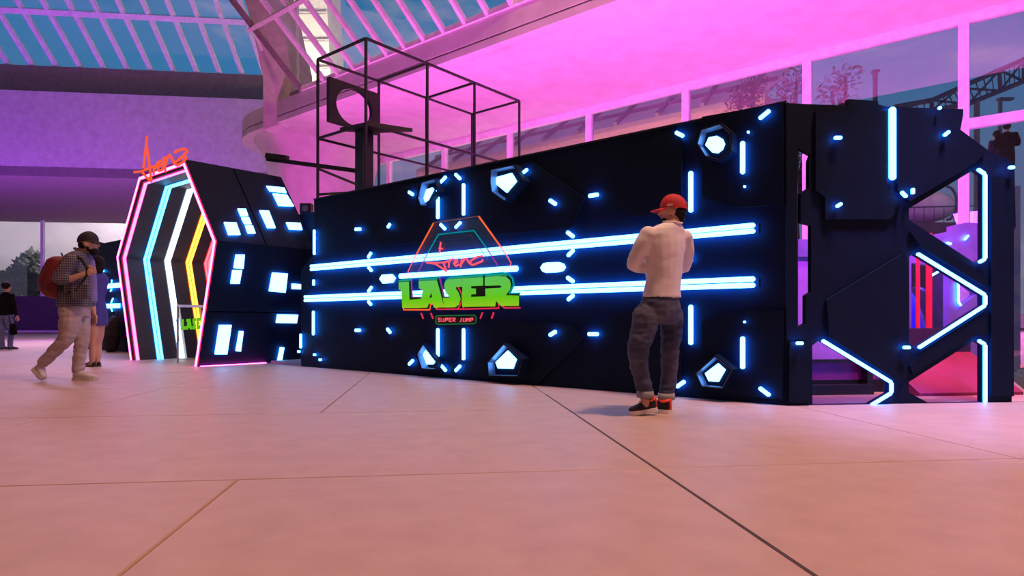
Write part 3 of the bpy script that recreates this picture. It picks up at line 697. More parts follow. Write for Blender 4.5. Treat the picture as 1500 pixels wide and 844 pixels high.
# ================================================================== LATTICE SCREEN on the right
ls = empty('lattice_screen', L(3.2,0,.15), 'black angular lattice screen with triangular openings edged in blue light', 'screen')
def lp_(pts): return [lt(x, y) for x, y in pts]
outer = [(1152,594),(1152,151),(1243,155),(1243,145),(1286,148),(1287,153),(1298,156),(1411,160),(1411,168),(1407,190),(1450,222),(1470,230),(1486,241),(1488,332),(1484,340),(1482,590)]
ou = lp_(outer); ou = [(u, max(z,0)) for u,z in ou]; ou[0] = (ou[0][0],0); ou[-1] = (ou[-1][0],0)
h1 = lp_([(1168,216),(1188,227),(1185,235),(1185,275),(1173,283),(1173,326),(1188,330),(1188,428),(1180,433),(1180,474),(1168,480)])
h2 = lp_([(1331.4,305.4),(1427,248.5),(1438.4,256),(1438.4,380),(1428.4,385.5),(1331.4,321.9)])
h3 = lp_([(1332,376),(1339,372),(1438,432.5),(1438,447.6),(1341,509.5),(1332,503.4)])
h4 = lp_([(1190,506),(1200.6,498.5),(1301.6,559.7),(1301.6,575),(1273,593),(1190,593)]); h4 = [(u, max(z,.004)) for u,z in h4]
h5 = lp_([(1331,560),(1427.8,498.5),(1437.8,504.6),(1438,589.5),(1360,590.5),(1331.5,575)]); h5 = [(u, max(z,.004)) for u,z in h5]
MB().prism(ou, L, .0, .05, [h1,h2,h3,h4,h5]).obj('frame_plate', M_BLACK, ls)
# raised plates on its face
for q in ([(1192,165),(1296,164),(1296,275),(1318,300),(1300,322),(1206,322),(1206,290),(1192,280)],
          [(1312,166),(1404,170),(1402,194),(1440,224),(1424,240),(1330,296),(1312,280)],
          [(1208,440),(1320,372),(1326,380),(1326,500),(1310,520),(1325,545),(1318,562),(1212,494)],
          [(1346,514),(1440,455),(1442,490),(1426,490),(1334,548),(1330,536)],
          [(1448,260),(1481,262),(1481,580),(1448,580)],[(1345,362),(1330,340),(1425,395),(1442,410),(1442,422)],
          [(1154,500),(1180,500),(1184,590),(1154,590)]):
    MB().prism([lt(x,y) for x,y in q], L, -.03, 0).obj('raised_plate', M_BLACK2, ls)
# back legs that hold the plate up
for u in (ou[0][0]+.12, lt(1316,500)[0]-.05, lt(1462,500)[0]):
    MB().bar(L(u,2.0,.08), L(u,0.0,.08), .05).obj('back_strut', M_STEEL, ls)
def lled(x0,y0,x1,y1,wpx=4.5,b=-.03,rim=1.6):
    p, q = lt(x0,y0), lt(x1,y1); led(lambda u,z,h: L(u,z,-h), p, q, wpx/FP*5.8, -b if b < 0 else 0, ls, h=.016, rimw=rim/FP*5.8)
lled(1303,159,1303,265,10,b=-1e-6,rim=2.5)
for q in [(1215,205,1226,205),(1218,305,1226,300),(1312,283,1320,291),(1329,278,1329,286.5),(1374,202,1382,195.5),(1366,161.8,1370,161.8),(1468,248,1476,248),(1160,502.6,1170,502.6),(1315,508.7,1325,508.7)]:
    lled(*q, wpx=4.6, b=-.032)
for path in ([(1427,249),(1438,256.5),(1438,380),(1429,385)],[(1339,372),(1438,432.5),(1438,447.5),(1341,509.5)],[(1200.6,498.5),(1301.6,559.7),(1301.6,575),(1272,593)],[(1428,498.5),(1438,504.6),(1438,589)]):
    for a, b in zip(path[:-1], path[1:]): lled(*a, *b, wpx=4.6, b=-1e-6, rim=1.5)
# thin strips on the right edge
ur = ou[-1][0]
for y0,y1 in ((352,360),(385,402),(409,413),(417,421),(425,429),(437,443),(511,533),(546,556)):
    z0, z1 = lt(1482,y0)[1], lt(1482,y1)[1]
    MB().box8([L(ur-.002,z0,.03),L(ur+.02,z0,.03),L(ur+.02,z0,.06),L(ur-.002,z0,.06),L(ur-.002,z1,.03),L(ur+.02,z1,.03),L(ur+.02,z1,.06),L(ur-.002,z1,.06)]).obj('edge_strip', E_BLUE, ls)

# ================================================================== PLAY AREA BEHIND THE SCREEN
M_VIO = mat('violet_board', (.20,.14,.42), .5)
M_PLUM = mat('plum_board', (.24,.02,.09), .5)
M_MURAL = mat('mural', (.10,.02,.30), .5, col2=(.55,.03,.25), scale=3.0)
pb = empty('play_partition', L(4.6,0,4.2), 'blue violet stepped partition standing behind the lattice screen', 'partition')
def lw(x, y, w): return lt(x, y, w)
WB = 4.2
poly = [lw(x,y,WB) for x,y in [(1300,560),(1300,352),(1334,352),(1395,338),(1395,331),(1416,326),(1446,328),(1446,560)]]
poly[0] = (poly[0][0],0); poly[-1] = (poly[-1][0],0)
dh = [lw(x,y,WB) for x,y in [(1335,385),(1386,392),(1390,404),(1390,520),(1335,520)]]; dh = [(u,max(z,.02)) for u,z in dh]
dh2 = [lw(x,y,WB) for x,y in [(1402,408),(1432,430),(1410,447),(1402,440)]]
MB().prism(poly, L, WB, WB+.12, [dh, dh2]).obj('board', M_VIO, pb)
for q in ([(1410,352),(1416,345)],[(1384,356),(1391,358)],[(1401,414),(1401,442),(1405,448)],[(1362,404),(1374,397)]):
    for a,b in zip(q[:-1],q[1:]): led(lambda u,z,h: L(u,z,WB-h), lw(*a,WB), lw(*b,WB), .03, 0, pb, rimw=.01)
rc_m = mat('red_paint', (.62,.03,.07), .4)
for k,(x, wpx) in enumerate(((1346,4),(1363,6))):
    u = lw(x,440,3.2)[0]; w_ = wpx/FP*9
    o = MB().box8([L(u-w_/2,0,3.2),L(u+w_/2,0,3.2),L(u+w_/2,0,3.2+w_),L(u-w_/2,0,3.2+w_),L(u-w_/2,2.0,3.2),L(u+w_/2,2.0,3.2),L(u+w_/2,2.0,3.2+w_),L(u-w_/2,2.0,3.2+w_)])
    b_ = empty('red_post', L(u,0,3.2), ['slim red post seen through the middle triangle, the left one','slim red post seen through the middle triangle, the right one'][k], 'post', 'red posts of the play area')
    o.obj('shaft', rc_m, b_); MB().box8([L(u-w_,0,3.15),L(u+w_,0,3.15),L(u+w_,0,3.3),L(u-w_,0,3.3),L(u-w_,.03,3.15),L(u+w_,.03,3.15),L(u+w_,.03,3.3),L(u-w_,.03,3.3)]).obj('foot', rc_m, b_)
# blue inflatable dome
dm = empty('inflatable_dome', L(7.0,0,5.35), 'blue inflatable dome behind the red posts', 'inflatable')
dv, df = [], []
for i in range(9):
    a = i/8*math.pi/2
    for k in range(20):
        b_ = 2*math.pi*k/20; dv.append(L(7.0+.55*math.cos(a)*math.cos(b_), 1.45*math.sin(a), 5.35+.55*math.cos(a)*math.sin(b_)))
df = [(i*20+k, i*20+(k+1)%20, (i+1)*20+(k+1)%20, (i+1)*20+k) for i in range(8) for k in range(20)]
recalc(link('cushion', dv, df, mat('blue_vinyl', (.05,.06,.70), .35), dm, True))
MB().tube([L(7.0+.56*math.cos(2*math.pi*k/20), .06, 5.35+.56*math.sin(2*math.pi*k/20)) for k in range(21)], .06).obj('base_roll', mat('blue_vinyl', (.05,.06,.7)), dm)
def lbox(u0,u1,w0,w1,z0,z1): return MB().box8([L(u0,z0,w0),L(u1,z0,w0),L(u1,z0,w1),L(u0,z0,w1),L(u0,z1,w0),L(u1,z1,w0),L(u1,z1,w1),L(u0,z1,w1)])
# sloping pad seen through the lower right opening
rm_ = empty('padded_ramp', L(4.1,0,.65), 'sloping plum padded ramp in the lower right opening of the screen', 'ramp')
MB().box8([L(3.62,0,.5),L(4.75,0,.5),L(4.75,0,1.15),L(3.62,0,1.15),L(3.62,.03,.5),L(4.75,.03,.5),L(4.75,.40,1.15),L(3.62,.40,1.15)]).obj('pad', M_PLUM, rm_)
lbox(3.62,4.75,1.15,1.22,0,.66).obj('back_board', mat('dark_violet', (.03,.02,.10), .5), rm_)
# low partition with a painted mural, seen through the lower left opening and the slot
mp_ = empty('mural_partition', L(3.0,0,.95), 'violet partition with a painted purple mural low behind the screen', 'partition')
UA, UB = 2.25, 3.60
lbox(UA,UB,.92,1.0,0,.13).obj('plinth', M_STEEL, mp_)
lbox(UA,UB,.93,.99,.13,.31).obj('mural', M_MURAL, mp_)
lbox(UA,UB,.90,1.0,.31,.345).obj('band', M_STEEL, mp_)
lbox(UA,UB,.93,.99,.345,1.40).obj('board', mat('violet_panel', (.52,.20,.75), .5), mp_)
lbox(UA,UB,.90,1.0,1.40,1.58).obj('top_board', M_VIO, mp_)
lbox(3.28,3.34,.80,.90,0,.345).obj('post', M_STEEL, mp_)
lbox(UA,3.28,.70,.80,0,.10).obj('bench', M_STEEL, mp_)

# ================================================================== BLACK BOX FRAME BEHIND THE WALL
bf = empty('box_frame', W(wt(500,100,-.35)[0],0,-2), 'tall open box frame of thin black bars rising behind the wall', 'frame')
OF2 = -.35
tA, zA = wt(465.5,86,OF2); tB, zB = wt(536,57.6,OF2); zT = (zA+zB)/2
DS = 3.75
rows = [0, 1.28, 2.45, DS]
def BF(t, z, s): return W(t, z, OF2-s)
bw_ = .035
zM = CH+(HY-203)/FP*W(tA,0,OF2).y
for t in (tA, tB):
    MB().bar(BF(t,zT,0), BF(t,zT,DS), bw_).obj('top_rail', M_STEEL, bf)
    MB().bar(BF(t,zM,0), BF(t,zM,DS), bw_).obj('middle_rail', M_STEEL, bf)
    for s in (rows if t == tA else rows):
        MB().bar(BF(t,0,s), BF(t,zT,s), bw_).obj('upright', M_STEEL, bf)
for s in rows: MB().bar(BF(tA,zT,s), BF(tB,zT,s), bw_).obj('cross_bar', M_STEEL, bf)
for s in (0, DS): MB().bar(BF(tA,zM,s), BF(tB,zM,s), bw_).obj('cross_bar', M_STEEL, bf)
# post carrying the board with a round hole
tp = tA-.32
op = empty('portal_post', BF(tp,0,.7), 'black post carrying a board with a round hole inside the frame', 'post')
def hitS(x, y, t):   # pixel on the plane t = const (perpendicular to the wall)
    rx = (x-CX)/FP; bx, by = W0[0]+DX*t, W0[1]+DY*t
    s = (rx*by-bx)/(-NX*1.0+rx*NY)   # moving along -N
    s = (bx-rx*by)/( NX - rx*NY)
    Y = by-NY*s; return s, CH-(y-HY)/FP*Y
def BS(s, z, h): return W(tp+h, z, -s)
cs = [hitS(x,y,tp) for x,y in [(480.5,112.7),(552.6,138),(552.6,198),(480.5,178)]]
el = [hitS(517+26.5*math.cos(a)*1.0, 158+27*math.sin(a)+7.5*math.cos(a), tp) for a in [2*math.pi*k/32 for k in range(32)]]
MB().prism(cs, BS, -.04, .04, [el]).obj('board', M_STEEL, op)
sp0, _ = hitS(533.5,230,tp)
zpt = hitS(533.5,190,tp)[1]
MB().box8([W(tp-.11,0,-sp0+.11),W(tp+.11,0,-sp0+.11),W(tp+.11,0,-sp0-.11),W(tp-.11,0,-sp0-.11),W(tp-.11,zpt,-sp0+.11),W(tp+.11,zpt,-sp0+.11),W(tp+.11,zpt,-sp0-.11),W(tp-.11,zpt,-sp0-.11)]).obj('shaft', M_STEEL, op)
MB().prism([(tp-.55,.75),(tp+.2,.95),(tp+.62,.5),(tp+.2,.2)] and [(tp+.30,-sp0+.28),(tp-.35,-sp0+.18),(tp-.62,-sp0-.55),(tp+.05,-sp0-.12)], lambda t,o,z: W(t,z,o), zpt-.03, zpt+.03).obj('top_plate', M_STEEL, op)
ja = W(tp, hitS(525,250,tp)[1], -sp0)
jb = P(391, 233, 11.9)
MB().bar(ja, jb, .05, .07).obj('boom', M_STEEL, op)
MB().bar(jb+Vector((0,0,.06)), jb+(ja-jb)*.22+Vector((0,0,.06)), .10, .09).obj('projector', M_STEEL, op)
MB().bar(W(tp,hitS(524,273,tp)[1],-sp0), BF(tA,CH+(HY-247)/FP*W(tA,0,OF2).y,0), .035).obj('brace', M_STEEL, op)
MB().bar(W(tp,hitS(524,279,tp)[1],-sp0), BF(tA,CH+(HY-285)/FP*W(tA,0,OF2).y,0), .035).obj('brace', M_STEEL, op)
# small speaker box on top of the recessed wall
bx = empty('small_speaker', P(436,297,12.1), 'small dark speaker box standing on the wall top beside the portal', 'speaker')
c_ = W(wt(449,290,-.72)[0], ZW, -.72); 
MB().box8([c_+Vector(v) for v in [(-.10,-.07,0),(.10,-.07,0),(.10,.09,0),(-.10,.09,0),(-.10,-.07,.19),(.10,-.07,.19),(.10,.09,.19),(-.10,.09,.19)]]).obj('cabinet', M_STEEL, bx)
MB().tube([c_+Vector((0,-.085,.095)), c_+Vector((0,-.065,.095))], .055, 14).obj('cone', mat('grey_cone', (.10,.08,.12), .4), bx)

# ================================================================== OUTSIDE
gd = MB().box8([(-70,44,-.25),(4,44,-.25),(4,140,-.25),(-70,140,-.25),(-70,44,-.05),(4,44,-.05),(4,140,-.05),(-70,140,-.05)])
struct(gd.obj('ground_outside', mat('pale_paving', (.48,.42,.40), .8)), 'pale paving outside the far left window', 'ground')
# white curved shell behind the far left window
sh = empty('white_shell', (-34,64,0), 'white curved concrete shell outside the far left window', 'building')
M_SHELL = mat('shell_white', (.80,.76,.76), .7, scale=.25, col2=(.62,.58,.62))
sv = []; NU, NV = 26, 10
for j in range(NV):
    for i in range(NU):
        u = -62+i*2.6; f = j/(NV-1)
        z = 3.4+ (1-math.cos(f*1.5))*10 + .8*math.sin(u*.17+f*2.2); y = 82-20*math.sin(f*1.5)+1.2*math.sin(u*.23)
        sv.append((u, y, z))
recalc(link('vault', sv, [(j*NU+i, j*NU+i+1, (j+1)*NU+i+1, (j+1)*NU+i) for j in range(NV-1) for i in range(NU-1)], M_SHELL, sh, True))
MB().tube([(-64+i*6, 62.5+ .8*math.sin(i), 3.6+1.4*math.sin(i*.55)) for i in range(12)], .35, 8).obj('rib', mat('dark_rib', (.07,.05,.07), .6), sh)
MB().box(-62,4,84,85,0,5).obj('far_wall', mat('peach_wall', (.62,.42,.33), .7), sh)
def leafcloud(name, parent, blobs, n, size, m):
    vs, fs = [], []
    for _ in range(n):
        c, r = random.choice(blobs)
        d = Vector((random.gauss(0,1),random.gauss(0,1),random.gauss(0,1))).normalized()*r*random.random()**.4
        p = Vector(c)+d; a = Vector((random.gauss(0,1),random.gauss(0,1),random.gauss(0,1))).normalized(); b = a.orthogonal().normalized()
        s = size*random.uniform(.6,1.3); k = len(vs)
        vs += [p-a*s, p+b*s*.4, p+a*s, p-b*s*.4]; fs.append((k,k+1,k+2,k+3))
    return link(name, vs, fs, m, parent)
M_LEAF = mat('leaf_dark', (.028,.034,.022), .6, var=.4)
M_BARK = mat('bark', (.06,.045,.04), .8)
def tree(x, y, z0, h, spread, label, n=1600, size=.22, group=None, lean=0):
    e_ = empty('tree', (x,y,z0), label, 'tree', group)
    MB().tube([(x,y,z0),(x+lean*.3,y,z0+h*.35),(x+lean*.7,y+.1,z0+h*.6),(x+lean,y,z0+h*.85)], [h*.035,h*.028,h*.02,h*.008]).obj('trunk', M_BARK, e_)
    bl = []
    for k in range(9):
        a = k*2.4; r = spread*(.25+.6*((k*37)%10)/10)
        c = (x+lean+r*math.cos(a), y+r*.6*math.sin(a), z0+h*(.55+.42*((k*53)%10)/10)); bl.append((c, spread*.38))
        MB().tube([(x+lean*.5,y,z0+h*.5),((x+lean*.5+c[0])/2,(y+c[1])/2,(z0+h*.5+c[2])/2+.1),c], [h*.014,h*.01,h*.004],6).obj('branch', M_BARK, e_)
    leafcloud('foliage', e_, bl, n, size, M_LEAF)
tree(P(45,0,50.5).x, 50.5, -.05, 6.1, 1.6, 'dark tree with bare arching branches behind the far left window', 900, .34, lean=-.4)
tree(P(5,0,46.3).x, 46.3, -.05, 4.2, 2.4, 'low spreading dark tree at the left end of the far window', 900, .34, lean=.5)
tree(P(92,0,55.5).x, 55.5, -.05, 3.6, 1.8, 'round dark bush tree beside the backpack seen through the window', 800, .34)
t1_ = P(1095,0,17.5).x
tree(t1_, 17.5, -1.0, 8.7, 1.2, 'leafy dark tree outside the facade above the wall corner', 1500, .10, 'trees outside the facade')
tree(P(1160,0,20.5).x, 20.5, -1.0, 10.1, 1.2, 'leafy dark tree outside the facade just left of the wide frame', 1300, .10, 'trees outside the facade')
tree(P(1232,0,19).x, 19, -1.0, 9.6, 1.3, 'hazy tree outside the facade right of the wide frame', 1100, .10, 'trees outside the facade')
# low tan building and its grid roof outside the facade
tb2 = empty('tan_building', P(800,300,36), 'low tan building with a sloping grid roof outside the facade', 'building')
def H(t, z, o): return W(t, z, o)
TB0 = wt(1120,150,-19)[0]
MB().prism([(TB0,-1),(26,-1),(26,9.3),(TB0,9.3)], H, -20, -19).obj('wall', mat('tan_render', (.62,.36,.26), .8), tb2)
MB().add([W(TB0,9.3,-19),W(26,9.3,-19),W(26,13.0,-25),W(TB0,13.0,-25),W(TB0,9.1,-19),W(26,9.1,-19),W(26,12.8,-25),W(TB0,12.8,-25)], [(0,1,2,3),(7,6,5,4),(0,4,5,1),(1,5,6,2),(2,6,7,3),(3,7,4,0)]).obj('roof', mat('cream_panel', (.66,.58,.55), .7), tb2)
for k in range(12):
    t = 3+k*2.0
    if t < TB0: continue
    MB().bar(W(t,9.36,-18.95), W(t+1.2,13.06,-25), .16).obj('roof_bar', mat('bar_dark', (.10,.09,.12), .6), tb2)
for q in (1.5, 3.5): MB().bar(W(TB0,9.36+q*.617,-19-q), W(26,9.36+q*.617,-19-q), .14).obj('roof_bar', mat('bar_dark', (.1,.09,.12)), tb2)
# cream tower behind the roof glazing
ct_ = empty('cream_tower', P(455,300,34), 'cream curved tower wall behind the roof glazing', 'building')
tv = []
for k in range(8):
    y = -160+k*70; xr = 470+17*((y+160)/320) if y < 160 else 488
    tv += [P(400,y,34), P(xr,y,34), P(xr,y,34)+Vector((0,3,0)), P(400,y,34)+Vector((0,3,0))]
MB().add(tv, [(k*4+i,k*4+(i+1)%4,(k+1)*4+(i+1)%4,(k+1)*4+i) for k in range(7) for i in range(4)]+[(3,2,1,0),(28,29,30,31)]).obj('shaft', mat('cream_wall', (.95,.82,.66), .7), ct_)
for k in range(3): MB().bar(P(402,20+40*k,33.95), P(478+4*k,20+40*k,33.95), .03).obj('joint', mat('bar_dark', (.1,.09,.12)), ct_)
# arched truss footbridge outside on the right
fbz = empty('footbridge', P(1480,160,22), 'grey arched truss footbridge outside the facade', 'bridge')
M_TR = mat('bridge_steel', (.10,.12,.18), .5)
upx = [(1310,157),(1365,147),(1405,129),(1464,103),(1500,87),(1560,62),(1640,38)]; lox = [(1310,163),(1365,162),(1419,152),(1465.5,133),(1500,119),(1560,96),(1640,74)]
U = [P(x,y,22) for x,y in upx]; D = [P(x,y,22) for x,y in lox]
MB().tube(U, .09, 6).obj('top_chord', M_TR, fbz); MB().tube(D, .09, 6).obj('bottom_chord', M_TR, fbz)
for k in range(len(U)):
    MB().bar(U[k], D[k], .12).obj('upright', M_TR, fbz)
    if k: MB().bar(U[k-1], D[k], .06).obj('diagonal', M_TR, fbz); MB().bar(D[k-1], U[k], .06).obj('diagonal', M_TR, fbz)
    if k:
        for f in (.2,.4,.6,.8): MB().bar(U[k-1].lerp(U[k],f), D[k-1].lerp(D[k],f), .03).obj('baluster', M_TR, fbz)
for x in (1431, 1640): MB().bar(P(x,148,22), Vector((P(x,148,22).x,22,-3.8)), .16).obj('pier', M_TR, fbz)
# lamp posts outside
for x,y,Y,lab in ((1282,106,20,'thin grey lamp mast outside between two facade frames'),(1465,146,24,'grey lamp post with flat head under the footbridge')):
    p = P(x,y,Y); e_ = empty('lamp_post', (p.x,p.y,-3.8), lab, 'lamp post')
    MB().tube([(p.x,p.y,-3.8),(p.x,p.y,p.z)], .07).obj('mast', M_TR, e_)
    MB().box(p.x-.08,p.x+(.45 if x > 1400 else .1),p.y-.10,p.y+.10,p.z-.02,p.z+.06).obj('lamp_head', M_TR, e_)
# white capsule pod and railing seen through the upper triangle
wp = empty('white_pod', P(1357,320,17), 'white capsule shaped pod with a railing outside the facade', 'pod')
c0 = P(1352,303,17); vs, fs = [], []
for i in range(11):
    a = -math.pi/2+math.pi*i/10
    for k in range(20):
        b_ = 2*math.pi*k/20; vs.append(c0+Vector((.95*math.cos(a)*math.cos(b_)*.9, .5*math.cos(a)*math.sin(b_), .42*math.sin(a))))
fs = [(i*20+k,i*20+(k+1)%20,(i+1)*20+(k+1)%20,(i+1)*20+k) for i in range(10) for k in range(20)]
recalc(link('shell', vs, fs, mat('pod_white', (.80,.78,.80), .5), wp, True))
MB().tube([c0+Vector((.28+.5*math.sin(a)*.5,-.52,.42*math.cos(a))) for a in [k*math.pi/10 for k in range(11)]], .035).obj('band', M_TR, wp)
MB().bar(c0+Vector((-1.2,-.6,-.13)), c0+Vector((1.0,-.6,-.08)), .03).obj('handrail', M_TR, wp)
for k in range(9): MB().bar(c0+Vector((-1.1+.25*k,-.6,-.13)), c0+Vector((-1.1+.25*k,-.6,-.55)), .018).obj('baluster', M_TR, wp)
MB().box(c0.x-1.3,c0.x+1.2,c0.y-.65,c0.y+.6,-3.8,c0.z-.5).obj('plinth', mat('grey_plinth', (.16,.13,.15), .7), wp)
# dim terrace wall with small lit windows beyond the plaza
tw = empty('terrace_wall', P(1480,400,46), 'dim terrace wall with an orange sign across the lower plaza', 'wall')
MB().box(20,60,46,47,-3.8,.2).obj('wall', mat('pink_wall', (.55,.36,.45), .7), tw)
MB().box(20,60,45.2,46,.2,1.2).obj('parapet', mat('dark_parapet', (.06,.05,.06), .7), tw)
MB().box(20,60,45.9,46,-3.8,-2.6).obj('dark_doorway', mat('dark_open', (.02,.01,.02), .7), tw)
c = P(1494,537,45.5); MB().box(c.x-.35,c.x+.35,45.8,45.9,c.z-.12,c.z+.12).obj('lit_sign', em('orange_sign', (1.0,.13,.04), 3.0), tw)
area('added_tower_light', (-8.4, 31.2, 5.0), (-10.9, 34, 14.5), (1.0,.85,.68), 1500, 1.2, 1.2, 80)  # lamp added outside to brighten the cream tower
area('street_flood', W(10,1.0,-12.5), W(12,9,-19), (1.0,.62,.42), 1800, 6, .5, 170)
area('plaza_pink_lamp', (36,43,1.0), (36,46,-1.6), (1,.35,.75), 700, 8, .5, 170)
MB().box(30.5,31.2,40,41,-3.8,9).obj('pylon', mat('pink_wall', (.55,.36,.45)), tw)

# ================================================================== PEOPLE
class Fig:
    """collects closed lofts; finish() unites them into one continuous surface"""
    def __init__(s): s.m = MB()
    def loft(s, rings, n=16):
        b = len(s.m.v)
        for c, ax, ay in rings:
            for k in range(n):
                a = 2*math.pi*k/n; s.m.v.append(Vector(c)+Vector(ax)*math.cos(a)+Vector(ay)*math.sin(a))
        for i in range(len(rings)-1):
            for k in range(n):
                k2 = (k+1)%n; s.m.f.append((b+i*n+k, b+i*n+k2, b+(i+1)*n+k2, b+(i+1)*n+k))
        s.m.f.append(tuple(b+k for k in reversed(range(n)))); s.m.f.append(tuple(b+(len(rings)-1)*n+k for k in range(n)))
        return s
    def limb(s, pts, rad, n=12, sub=4):
        P_ = [Vector(p) for p in pts]; pp, rr = [], []
        for i in range(len(P_)-1):
            for k in range(sub):
                f = k/sub
                p0 = P_[max(i-1,0)]; p1 = P_[i]; p2 = P_[i+1]; p3 = P_[min(i+2,len(P_)-1)]
                t = f; q = .5*((2*p1)+(p2-p0)*t+(2*p0-5*p1+4*p2-p3)*t*t+(3*p1-p0-3*p2+p3)*t**3)
                lin = p1.lerp(p2, f); pp.append(lin.lerp(q, .55)); rr.append(rad[i]*(1-f)+rad[i+1]*f)
        pp.append(P_[-1]); rr.append(rad[-1])
        d0 = (pp[0]-pp[1]).normalized(); d1 = (pp[-1]-pp[-2]).normalized()
        pp = [pp[0]+d0*rr[0]*.8, pp[0]+d0*rr[0]*.5]+pp+[pp[-1]+d1*rr[-1]*.5, pp[-1]+d1*rr[-1]*.8]
        rr = [rr[0]*.45, rr[0]*.8]+rr+[rr[-1]*.8, rr[-1]*.45]
        s.m.tube(pp, rr, n); return s
    def ball(s, c, rx, ry, rz, fx=Vector((1,0,0)), n=14, tilt=None):
        fx = Vector(fx).normalized(); up_ = Vector(tilt).normalized() if tilt else Vector((0,0,1)); fy = up_.cross(fx).normalized(); up_ = fx.cross(fy).normalized()
        rings = []
        for i in range(1, 10):
            a = -math.pi/2+math.pi*i/10; rings.append((Vector(c)+up_*rz*math.sin(a), fx*rx*math.cos(a), fy*ry*math.cos(a)))
        return s.loft(rings, n)
    def finish(s, name, m, parent, voxel=.012, smooth=6, wrinkle=0.0, wfreq=14.0, extra=None):
        me = bpy.data.meshes.new(name+'_raw'); me.from_pydata([tuple(v) for v in s.m.v], [], s.m.f)
        bm = bmesh.new(); bm.from_mesh(me); bmesh.ops.recalc_face_normals(bm, faces=bm.faces); bm.to_mesh(me); bm.free()
        o = bpy.data.objects.new(name+'_raw', me); COL.objects.link(o)
        md = o.modifiers.new('remesh', 'REMESH'); md.mode = 'VOXEL'; md.voxel_size = voxel
        dg = bpy.context.evaluated_depsgraph_get(); me2 = bpy.data.meshes.new_from_object(o.evaluated_get(dg))
        bpy.data.objects.remove(o, do_unlink=True); bpy.data.meshes.remove(me)
        bm = bmesh.new(); bm.from_mesh(me2)
        for _ in range(smooth): bmesh.ops.smooth_vert(bm, verts=bm.verts, factor=.5, use_axis_x=True, use_axis_y=True, use_axis_z=True)
        if wrinkle:
            bm.normal_update()
            for v in bm.verts:
                p = v.co*wfreq; k = noise.noise(Vector((p.x*.55, p.y*.55, p.z*1.5)))+.5*noise.noise(Vector((p.x*1.3+7, p.y*1.3, p.z*2.6)))
                v.co += v.normal*k*wrinkle
        bm.to_mesh(me2); bm.free()
        if extra:
            vs = [v.co.copy() for v in me2.vertices]; fs = [tuple(p.vertices) for p in me2.polygons]; b = len(vs)
            vs += extra.v; fs += [tuple(i+b for i in f) for f in extra.f]
            bpy.data.meshes.remove(me2); o = link(name, vs, fs, m, parent, True); return recalc(o)
        me2.materials.clear(); me2.materials.append(m); me2.polygons.foreach_set('use_smooth', [True]*len(me2.polygons)); me2.name = name
        o = bpy.data.objects.new(name, me2); COL.objects.link(o); o.parent = parent; o.matrix_parent_inverse = Matrix.Translation(-world_loc(parent))
        return o
def hand(mb, wrist, d, palm, side=1, curl=.5, k=1.0):
    """five fingered hand: d points from the wrist to the fingers, palm is the palm's normal"""
    d = Vector(d).normalized(); pn = Vector(palm).normalized(); pn = (pn-d*pn.dot(d)).normalized(); x = d.cross(pn).normalized()*side
    w = Vector(wrist)
    fg = Fig(); fg.m = mb
    def ring(p, hw, ht): return (p, x*hw, pn*ht)
    fg.loft([ring(w-d*.02*k,.022*k,.018*k), ring(w+d*.01*k,.028*k,.018*k), ring(w+d*.05*k,.040*k,.017*k), ring(w+d*.085*k,.040*k,.014*k), ring(w+d*.098*k,.034*k,.010*k)], 12)
    for i,(off, ln) in enumerate(((-.030,.070),(-.010,.080),(.011,.075),(.030,.058))):
        p = w+d*.088*k+x*off*k; pts = [p]; a = curl*.5
        for j in range(3):
            dd = d*math.cos(a)+pn*math.sin(a); p = p+dd*ln*k*(.42,.32,.26)[j]; pts.append(p); a += curl*1.1
        mb.tube(pts, [.0095*k,.009*k,.008*k,.006*k], 8)
    p = w+d*.03*k-x*.03*k; mb.tube([p, p-x*.028*k+d*.025*k+pn*.012*k, p-x*.032*k+d*.055*k+pn*.026*k*(.4+curl), p-x*.02*k+d*.076*k+pn*.034*k*(.4+curl)], [.013*k,.0115*k,.0095*k,.007*k], 8)
SKIN = mat('skin', (.56,.30,.21), .5, var=.08)
HAIR = mat('hair_dark', (.010,.008,.007), .7, var=.4, scale=60, bump=.4, bscale=200, spec=.2)
def head_parts(fg, c, f, k=1.0):
    """head in the body mesh: skull, jaw, nose, ears; f is the way the face looks"""
    c = Vector(c); f = Vector(f).normalized(); r = Vector((f.y,-f.x,0)); u = Vector((0,0,1))
    fg.ball(c+u*.015*k, .096*k, .076*k, .105*k, f)
    fg.ball(c+f*.030*k-u*.058*k, .062*k, .056*k, .062*k, f)
    fg.ball(c+f*.062*k-u*.088*k, .026*k, .030*k, .024*k, f)
    fg.limb([c+f*.088*k+u*.012*k, c+f*.112*k-u*.022*k], [.010*k,.015*k], 8, 2)
    fg.ball(c+f*.088*k-u*.050*k, .014*k, .026*k, .012*k, f)
    fg.ball(c+f*.080*k+u*.028*k, .018*k, .056*k, .012*k, f)
    for s in (-1, 1): fg.ball(c+r*.078*k*s-f*.006*k-u*.008*k, .020*k, .011*k, .032*k, f)
def eyes(c, f, parent, k=1.0):
    c = Vector(c); f = Vector(f).normalized(); r = Vector((f.y,-f.x,0))
    for s in (-1, 1):
        g = Fig(); g.ball(c+f*.083*k+r*.031*k*s+Vector((0,0,.006*k)), .012*k, .014*k, .010*k, f); recalc(link('eye', g.m.v, g.m.f, mat('eye_white', (.75,.72,.70), .2), parent, True))
        g = Fig(); g.ball(c+f*.093*k+r*.031*k*s+Vector((0,0,.006*k)), .004*k, .006*k, .006*k, f); recalc(link('pupil', g.m.v, g.m.f, mat('pupil', (.01,.008,.006), .2), parent, True))
